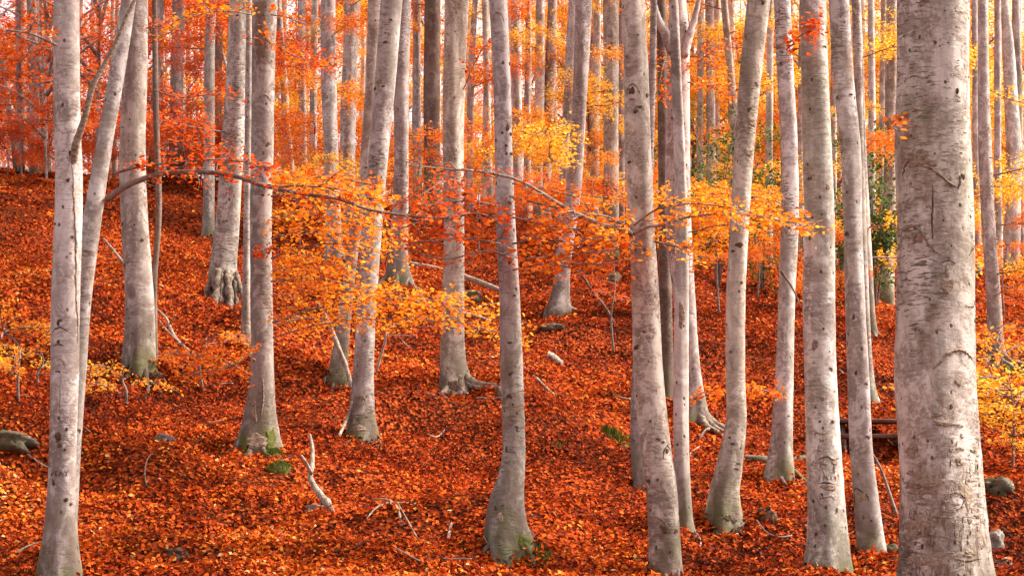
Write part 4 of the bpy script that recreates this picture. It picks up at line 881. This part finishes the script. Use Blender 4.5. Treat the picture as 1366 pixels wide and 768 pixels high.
# evergreen holly bushes
def holly(label, px, py, h, w, nl, group=None):   # several stems, leathery leaves all the way up
    base = ghit(px, py); g = np.random.default_rng(int(px)); root = thing('holly_bush', base, label, 'bush', group)
    P = []; D = []; mb = MB()
    for k in range(9):
        a = g.uniform(0, 6.28); rr = g.uniform(0.15, 1) * w; e = np.array([math.cos(a) * rr, math.sin(a) * rr, h * g.uniform(.45, 1.0)])
        pth = smooth_path([[0, 0, -.1], [e[0] * .3, e[1] * .3, e[2] * .55], e], 7); mb.tube(pth, np.linspace(.02, .006, 7), 5)
        for q in range(7):
            c = pth[g.integers(2, 7)] + g.normal(0, .26, 3) * [1, 1, .9]; m = nl // 63
            P.append(c + g.normal(0, 1, (m, 3)) * [.15, .15, .10]); D.append(g.normal(0, 1, (m, 3)))
    add_obj('stem', mb.mesh('stem'), TWIG, root); P = np.vstack(P); D = np.vstack(D); m = len(P)
    add_obj('foliage', leaf_mesh('foliage', P, np.array([0, 0, 1.0]) + g.normal(0, .6, (m, 3)), D, .075 * g.uniform(.7, 1.2, m), np.clip(g.normal(.45, .25, m), 0, 1), False), LEAF['green'], root, stuff=True)
holly('dark green holly bush between the peeled and giant beeches', 1168, 412, 2.7, 0.75, 3600)
holly('tall green bush between the forked and the swept beech', 958, 385, 3.0, 0.95, 3000)
holly('green bush behind the slim blotched beech', 1018, 385, 2.2, 0.7, 2000)
holly('green bush behind the pale silvery beech', 1124, 378, 2.4, 0.5, 2200)
holly('little green bush left of the pale clawing roots beech', 563, 296, 0.9, 0.4, 600)
holly('small green bush on the crest behind the moss footed beech', 380, 262, 0.9, 0.5, 700)

# ------------------------------------------------------------------ dead wood, stones and moss on the floor
def stick(name, label, paths, mat, cat, group=None):
    """paths: lists of (px, py, metres above the ground or None for a fixed distance, radius m, distance)."""
    W = []
    for pth in paths:
        q = []
        for p in pth:
            if len(p) == 3: h = ghit(p[0], p[1]); q.append([h[0], h[1], h[2] + p[2] * 0.7, p[2]])
            else: h = at(p[0], p[1], p[3]); q.append([h[0], h[1], h[2], p[2]])
        W.append(np.array(q))
    base = W[0][0][:3].copy(); o = thing(name, base, label, cat, group)
    for k, q in enumerate(W):
        s = smooth_path(q, 18); mb = MB(); mb.tube(s[:, :3], s[:, 3], 8, 0.08, seed=k + int(q[0][0] * 100) % 97)
        add_obj('stem' if k == 0 else 'side_branch', mb.mesh('stem', offset=base), mat, o)
    return o
Yb = ghit(440, 684)[1]
stick('fallen_branch', 'pale barkless crooked branch stuck upright in the leaves below the mossy beech', [[(443, 692, .030, Yb), (437, 672, .034, Yb), (430, 663, .024, Yb + .05), (419, 648, .022, Yb + .1), (414, 636, .017, Yb + .15), (416, 620, .019, Yb + .2), (417, 598, .013, Yb + .3), (413, 579, .009, Yb + .35)], [(416, 632, .012, Yb + .15), (409, 618, .010, Yb + .12), (402, 607, .008, Yb + .1)]], PALEWOOD, 'branch')
Yb = ghit(262, 476)[1]
stick('fallen_branch', 'thin pale twiggy branch lying beside the lilac beech', [[(264, 476, .016, Yb), (240, 458, .017, Yb + .1), (228, 440, .016, Yb + .2), (222, 425, .012, Yb + .3), (208, 411, .008, Yb + .3)], [(226, 432, .009, Yb + .2), (234, 420, .006, Yb + .1)], [(238, 455, .008, Yb + .1), (222, 440, .007, Yb), (212, 426, .004, Yb)]], PALEWOOD, 'branch')
Yb = ghit(470, 522)[1]
stick('leaning_branch', 'long bare branch leaning against the slim beech behind the knobbly one', [[(470, 524, .018, Yb), (462, 490, .02, Yb), (448, 455, .022, Yb), (436, 425, .018, Yb), (424, 403, .01, Yb)], [(440, 432, .012, Yb), (410, 424, .010, Yb), (368, 432, .006, Yb)]], PALEWOOD, 'branch')
Yb = ghit(600, 375)[1]
stick('fallen_log', 'long pale fallen log lying across the slope behind the pale beech', [[(540, 350, .028, Yb + 1.5), (575, 357, .036, Yb + 1), (610, 366, .038, Yb), (640, 376, .036, Yb - .6), (668, 387, .030, Yb - 1)]], PALEWOOD, 'log')
stick('fallen_branch', 'curved pale branch lying across the pale clawing roots beech stem', [[(586, 424, .022, ghit(600, 440)[1] - .8), (604, 417, .024, ghit(600, 440)[1] - .8), (630, 420, .022, ghit(600, 440)[1] - .8), (655, 428, .012, ghit(600, 440)[1] - .8)]], PALEWOOD, 'branch')
stick('fallen_twig', 'thin pale twig lying right of the swept mossy foot beech', [[(698, 490, .010), (715, 505, .014), (728, 518, .014), (746, 533, .007)]], PALEWOOD, 'twig')
Yb = ghit(822, 436)[1]
stick('leaning_branch', 'dark crooked bare branch leaning left of the dark eyed beech', [[(820, 432, .016, Yb), (806, 408, .017, Yb + .1), (790, 388, .016, Yb + .2), (778, 368, .014, Yb + .2), (766, 350, .009, Yb + .3)]], DARKWOOD, 'branch')
stick('fallen_twig', 'short pale hooked twig on the leaves below the slope centre', [[(598, 720, .009), (601, 704, .011), (606, 690, .007)]], PALEWOOD, 'twig')
Yb = ghit(1197, 690)[1]
stick('leaning_branch', 'thin grey branch leaning between the peeled and giant beeches', [[(1197, 688, .012, Yb), (1184, 650, .012, Yb + .1), (1175, 625, .010, Yb + .1), (1163, 603, .006, Yb + .1)]], TWIG, 'branch')
Yb = ghit(168, 356)[1]
stick('fallen_twig', 'pale straight stick behind the smooth lilac beech', [[(166, 353, .022, Yb), (152, 335, .018, Yb), (138, 318, .012, Yb)]], PALEWOOD, 'twig')
Yb = ghit(450, 588)[1]
stick('fallen_twig', 'thin pale stick propped on the dark foot of the knobbly beech', [[(452, 582, .012, Yb), (462, 560, .012, Yb + .2), (470, 535, .008, Yb + .2)]], PALEWOOD, 'twig')
Yb = ghit(503, 500)[1]
stick('fallen_twig', 'pale forked stick standing right of the knobbly leaning beech', [[(500, 505, .010, Yb), (506, 482, .012, Yb), (514, 455, .010, Yb), (515, 443, .006, Yb)], [(512, 448, .006, Yb), (530, 447, .005, Yb), (556, 448, .003, Yb)], [(530, 447, .005, Yb), (540, 458, .005, Yb), (550, 466, .003, Yb)]], PALEWOOD, 'twig')
stick('wood_chunk', 'short pale log chunk right of the swept mossy foot beech', [[(729, 478, .05), (737, 482, .05), (747, 489, .045)]], PALEWOOD, 'log')
stick('fallen_log', 'dark mossy log lying at the foot of the slim blotched beech', [[(985, 615, .03), (1012, 617, .038), (1030, 617, .036), (1078, 614, .028)]], MOSSROCK, 'log')
GT = 'small pale twigs strewn over the leaves'
g = np.random.default_rng(5)
for k in range(46):
    px, py = g.uniform(10, 1356), 400 + 360 * g.uniform(0, 1) ** 0.7
    c = ghit(px, py); a = g.uniform(0, 6.28); ln = g.uniform(0.06, 0.2); d = np.array([math.cos(a), math.sin(a)]); wv = g.normal(0, .05)
    q = []
    for t in np.linspace(-1, 1, 5):
        x, y = c[0] + d[0] * ln * t - d[1] * wv * (1 - t * t), c[1] + d[1] * ln * t + d[0] * wv * (1 - t * t); q.append([x, y, float(ground_z(x, y)) + 0.03 + 0.03 * t])
    mb = MB(); mb.tube(smooth_path(q, 9), np.linspace(.008, .004, 9) * g.uniform(.7, 1.3), 6, .1, seed=k)
    o = add_obj('fallen_twig', mb.mesh('fallen_twig', offset=c), [PALEWOOD, TWIG, PALEWOOD, DARKWOOD][k % 4], None, c)
    kindw = ['pale', 'grey', 'pale', 'dark'][k % 4]
    tag(o, 'small %s twig lying loose on the fallen leaves' % kindw, 'twig', 'small %s twigs strewn over the leaves' % kindw)

ROCK_TOPS = []
def rock(label, px, py, w, h, mat, seed, deep=0.8, name='rock', sink=0.35, group=None):
    c = ghit(px, py); sc = c[1] / FPX; g = np.random.default_rng(seed)
    n, k = 18, 30; V = []; f = []
    for i in range(n + 1):
        a = math.pi * i / n
        for j in range(k):
            b_ = 2 * math.pi * j / k; v = np.array([math.sin(a) * math.cos(b_), math.sin(a) * math.sin(b_), math.cos(a)])
            r = 1 + 0.28 * float(vnoise(v[0] * 1.6 + seed, v[1] * 1.6 + v[2] * 2.3, seed)) * 2 + 0.2 * float(vnoise(v[0] * 4 + seed, v[2] * 4 + v[1] * 3.3, seed + 3)) * 2 + 0.09 * float(vnoise(v[0] * 11 + seed, v[2] * 10 + v[1] * 9, seed + 5)) * 2
            v = np.sign(v) * np.abs(v) ** 0.72; V.append(v * r)
    for i in range(n):
        for j in range(k): f.append((i * k + j, (i + 1) * k + j, (i + 1) * k + (j + 1) % k, i * k + (j + 1) % k))
    V = np.array(V) * np.array([w * sc / 2, w * sc / 2 * deep, h * sc / 2])
    V[:, 2] += h * sc / 2 * (1 - 2 * sink) * 0.9
    o = add_obj(name, mesh_from(name, V, np.array(f)), mat, None, c); o.rotation_euler = (0, g.normal(0, .12), g.normal(0, .3))
    top = V[(V[:, 2] > 0.25 * V[:, 2].max()) & (np.random.default_rng(seed).uniform(0, 1, len(V)) < 0.10)]; ROCK_TOPS.append(top + c)
    return tag(o, label, 'rock', group)
rock('flat tan stone among the leaves right of the pinkish beech', 217, 592, 26, 22, ROCK, 1, 0.5)
rock('long grey lichened boulder half buried left of the pinkish beech', 12, 590, 66, 30, MOSSROCK, 2, sink=0.5)
rock('pale upright boulder beside the foot of the giant beech', 1323, 738, 30, 44, ROCK, 3)
rock('pale small stone below the upright boulder by the giant beech', 1338, 756, 24, 18, ROCK, 4)
rock('mossy brown boulder right of the giant beech under yellow leaves', 1330, 652, 40, 26, MOSSROCK, 5, sink=0.48)
rock('dark squat boulder between the peeled and giant beeches', 1186, 742, 34, 26, MOSSROCK, 6)
rock('flat pale stone at the foot of the crooked pale branch', 419, 680, 26, 12, ROCK, 7)
rock('small round grey stone right of the crooked pale branch', 474, 688, 10, 10, ROCK, 8)
rock('mossy boulder behind the pale clawing roots beech', 628, 402, 28, 24, MOSSROCK, 9)
rock('low boulder on the upper slope behind the eyed beech', 815, 376, 26, 16, MOSSROCK, 10)
rock('dark earthy clod on the leaves right of the pinkish beech foot', 234, 740, 34, 18, KNOT, 11, name='earth_clod', sink=0.5)
rock('dark mossy stone in the hollow under the lilac beech', 209, 504, 24, 12, MOSSROCK, 12)
rock('dark pointed stone below the slim blotched beech', 1022, 692, 24, 24, DARKWOOD, 14)
rock('low dark boulder on the slope under the split footed beech', 735, 440, 30, 12, MOSSROCK, 15)
rock('dark stump right of the giant beech among the leaves', 1316, 468, 22, 20, KNOT, 16, name='stump')

def tuft(name, label, px, py, w, h, nb, parent=None, blade=0.07):
    """Moss cushion or grass tuft: a low mound under many blades."""
    c = ghit(px, py); sc = c[1] / FPX; g = np.random.default_rng(int(px + py)); rw, rh = w * sc / 2, h * sc
    P = []; nrm = []; D = []
    for k in range(nb):
        a = g.uniform(0, 6.28); r = math.sqrt(g.uniform(0, 1)); x, y = r * math.cos(a) * rw, r * math.sin(a) * rw * .8
        z = float(ground_z(c[0] + x, c[1] + y)) - c[2] + rh * (1 - r * r) * (.45 + .7 * (vnoise(x * 22, y * 22, 5) + .5)); P.append([x, y, z]); D.append([x / rw * .8 + g.normal(0, .3), y / rw * .8 + g.normal(0, .3), 1.0]); nrm.append([g.normal(), -1, .2])
    P = np.array(P)
    lm = leaf_mesh('blades', P, np.array(nrm), np.array(D), blade * g.uniform(.5, 1.2, nb), np.clip(g.normal(.4, .25, nb), 0, 1), False, wid=0.16)
    V = []; f = []
    for i in range(6):
        for j in range(16):
            r = i / 5; a = 2 * math.pi * j / 16; x, y = r * math.cos(a) * rw, r * math.sin(a) * rw * .8
            V.append([x, y, float(ground_z(c[0] + x, c[1] + y)) - c[2] + rh * (1 - r * r) * (.45 + .7 * (float(vnoise(x * 22, y * 22, 5)) + .5)) - .015 * (r > .9)])
    for i in range(5):
        for j in range(16): f.append((i * 16 + j, i * 16 + (j + 1) % 16, (i + 1) * 16 + (j + 1) % 16, (i + 1) * 16 + j))
    if parent is None:
        root = thing(name, c, label, name.split('_')[0]); p0 = (0, 0, 0)
        add_obj('mound', mesh_from('mound', V, np.array(f)), MOSS, root); add_obj('blades', lm, GRASS, root, stuff=True)
    else:
        m = add_obj('moss', mesh_from('moss', V, np.array(f)), MOSS, parent.root, c - parent.base)
        add_obj('blades', lm, GRASS, m, stuff=True)
T['mossy'].patch(362, 588, 16, 36, MOSS, 'moss', 0.35); T['mossy'].patch(332, 592, 14, 20, MOSS, 'moss', 0.35); T['centre'].patch(697, 722, 14, 22, MOSS, 'moss', 0.35)
tuft('moss_cushion', '', 362, 612, 34, 14, 1300, T['mossy'], 0.022)
tuft('moss_cushion', '', 373, 626, 34, 10, 700, T['mossy'], 0.022)
tuft('moss_cushion', '', 367, 608, 20, 12, 450, T['mossy'], 0.022)
tuft('moss_cushion', '', 714, 744, 44, 7, 800, T['centre'], 0.025)
tuft('grass_tuft', 'small green grass tuft on the open slope left of the eyed beech', 824, 590, 40, 3, 90, None, 0.10)
tuft('grass_tuft', 'tiny green tuft in the leaves right of the swept mossy foot beech', 744, 600, 14, 3, 50, None, 0.05)
tuft('moss_cushion', '', 1338, 494, 26, 9, 300, T['right_rooted'], 0.03)

# the plank bench half hidden between the peeled and giant beeches
def bench():
    c = ghit(1178, 602); o = thing('plank_bench', c, 'dark reddish plank bench half hidden behind the giant beech', 'bench')
    sc = c[1] / FPX
    def plank(name, x0, x1, y0, y1, z0, z1, tilt=0.0):
        g = 0.006; V = []
        for x in (x0, x1):
            V += [(x, y0 + g, z0), (x, y1 - g, z0), (x, y1, z0 + g), (x, y1, z1 - g), (x, y1 - g, z1), (x, y0 + g, z1), (x, y0, z1 - g), (x, y0, z0 + g)]
        f = [(i, (i + 1) % 8, 8 + (i + 1) % 8, 8 + i) for i in range(8)]
        mb = MB(); mb.add(V, f + [tuple(range(7, -1, -1)), tuple(range(8, 16))])
        p = add_obj(name, mb.mesh(name, smooth=False), PLANK, o); p.rotation_euler.y = tilt; return p
    zt = (602 - 558) * sc; zs = (602 - 580) * sc
    plank('table_top', -0.62, 0.62, .05, .22, zt - .035, zt); plank('table_top', -0.62, 0.62, .23, .40, zt - .035, zt)
    plank('seat', -0.62, 0.62, -.28, -.08, zs - .04, zs); plank('seat', -0.62, 0.62, .52, .72, zs - .04, zs)
    for x in (-0.42, 0.16):
        plank('cross_beam', x - .03, x + .03, -.26, .7, zs - .10, zs - .041)
        for s in (-1, 1):
            mb = MB(); mb.tube(np.array([[x + .06, .22 + s * .34, -.3], [x + .06, .22 + s * .08, zt - .036]]), .03, 4); add_obj('leg', mb.mesh('leg', smooth=False), PLANK, o)
bench()

def drifted():
    g = np.random.default_rng(91); P = []
    for t in T.values():
        if t.Y > 34: continue
        n = 420; a = g.uniform(0, 6.28, n); R0 = t.radius(0.05) * 1.25; dd = np.abs(g.normal(0, 0.16, n)); x = t.base[0] + np.cos(a) * (R0 + dd); y = t.base[1] + np.sin(a) * (R0 + dd)
        lift = 0.09 * np.exp(-dd / 0.09) * (0.5 + vnoise(np.cos(a) * 1.5 + t.Y, np.sin(a) * 1.5, 8)) * g.uniform(0.2, 1.3, n)
        P.append(np.stack([x, y, ground_z(x, y) + 0.01 + np.maximum(lift, 0)], 1))
    P = np.vstack(P + ROCK_TOPS); n = len(P)
    o = add_obj('leaf_litter', leaf_mesh('drifted_leaves', P, np.array([0, -.3, 1.0]) + g.normal(0, .55, (n, 3)), g.normal(0, 1, (n, 3)), 0.040 * g.uniform(.7, 1.3, n), np.clip(g.normal(.42, .26, n), 0, 1), False), LITTER, stuff=True)
    tag(o, 'fallen leaves drifted against the feet of the near trunks', 'leaf litter')
drifted()
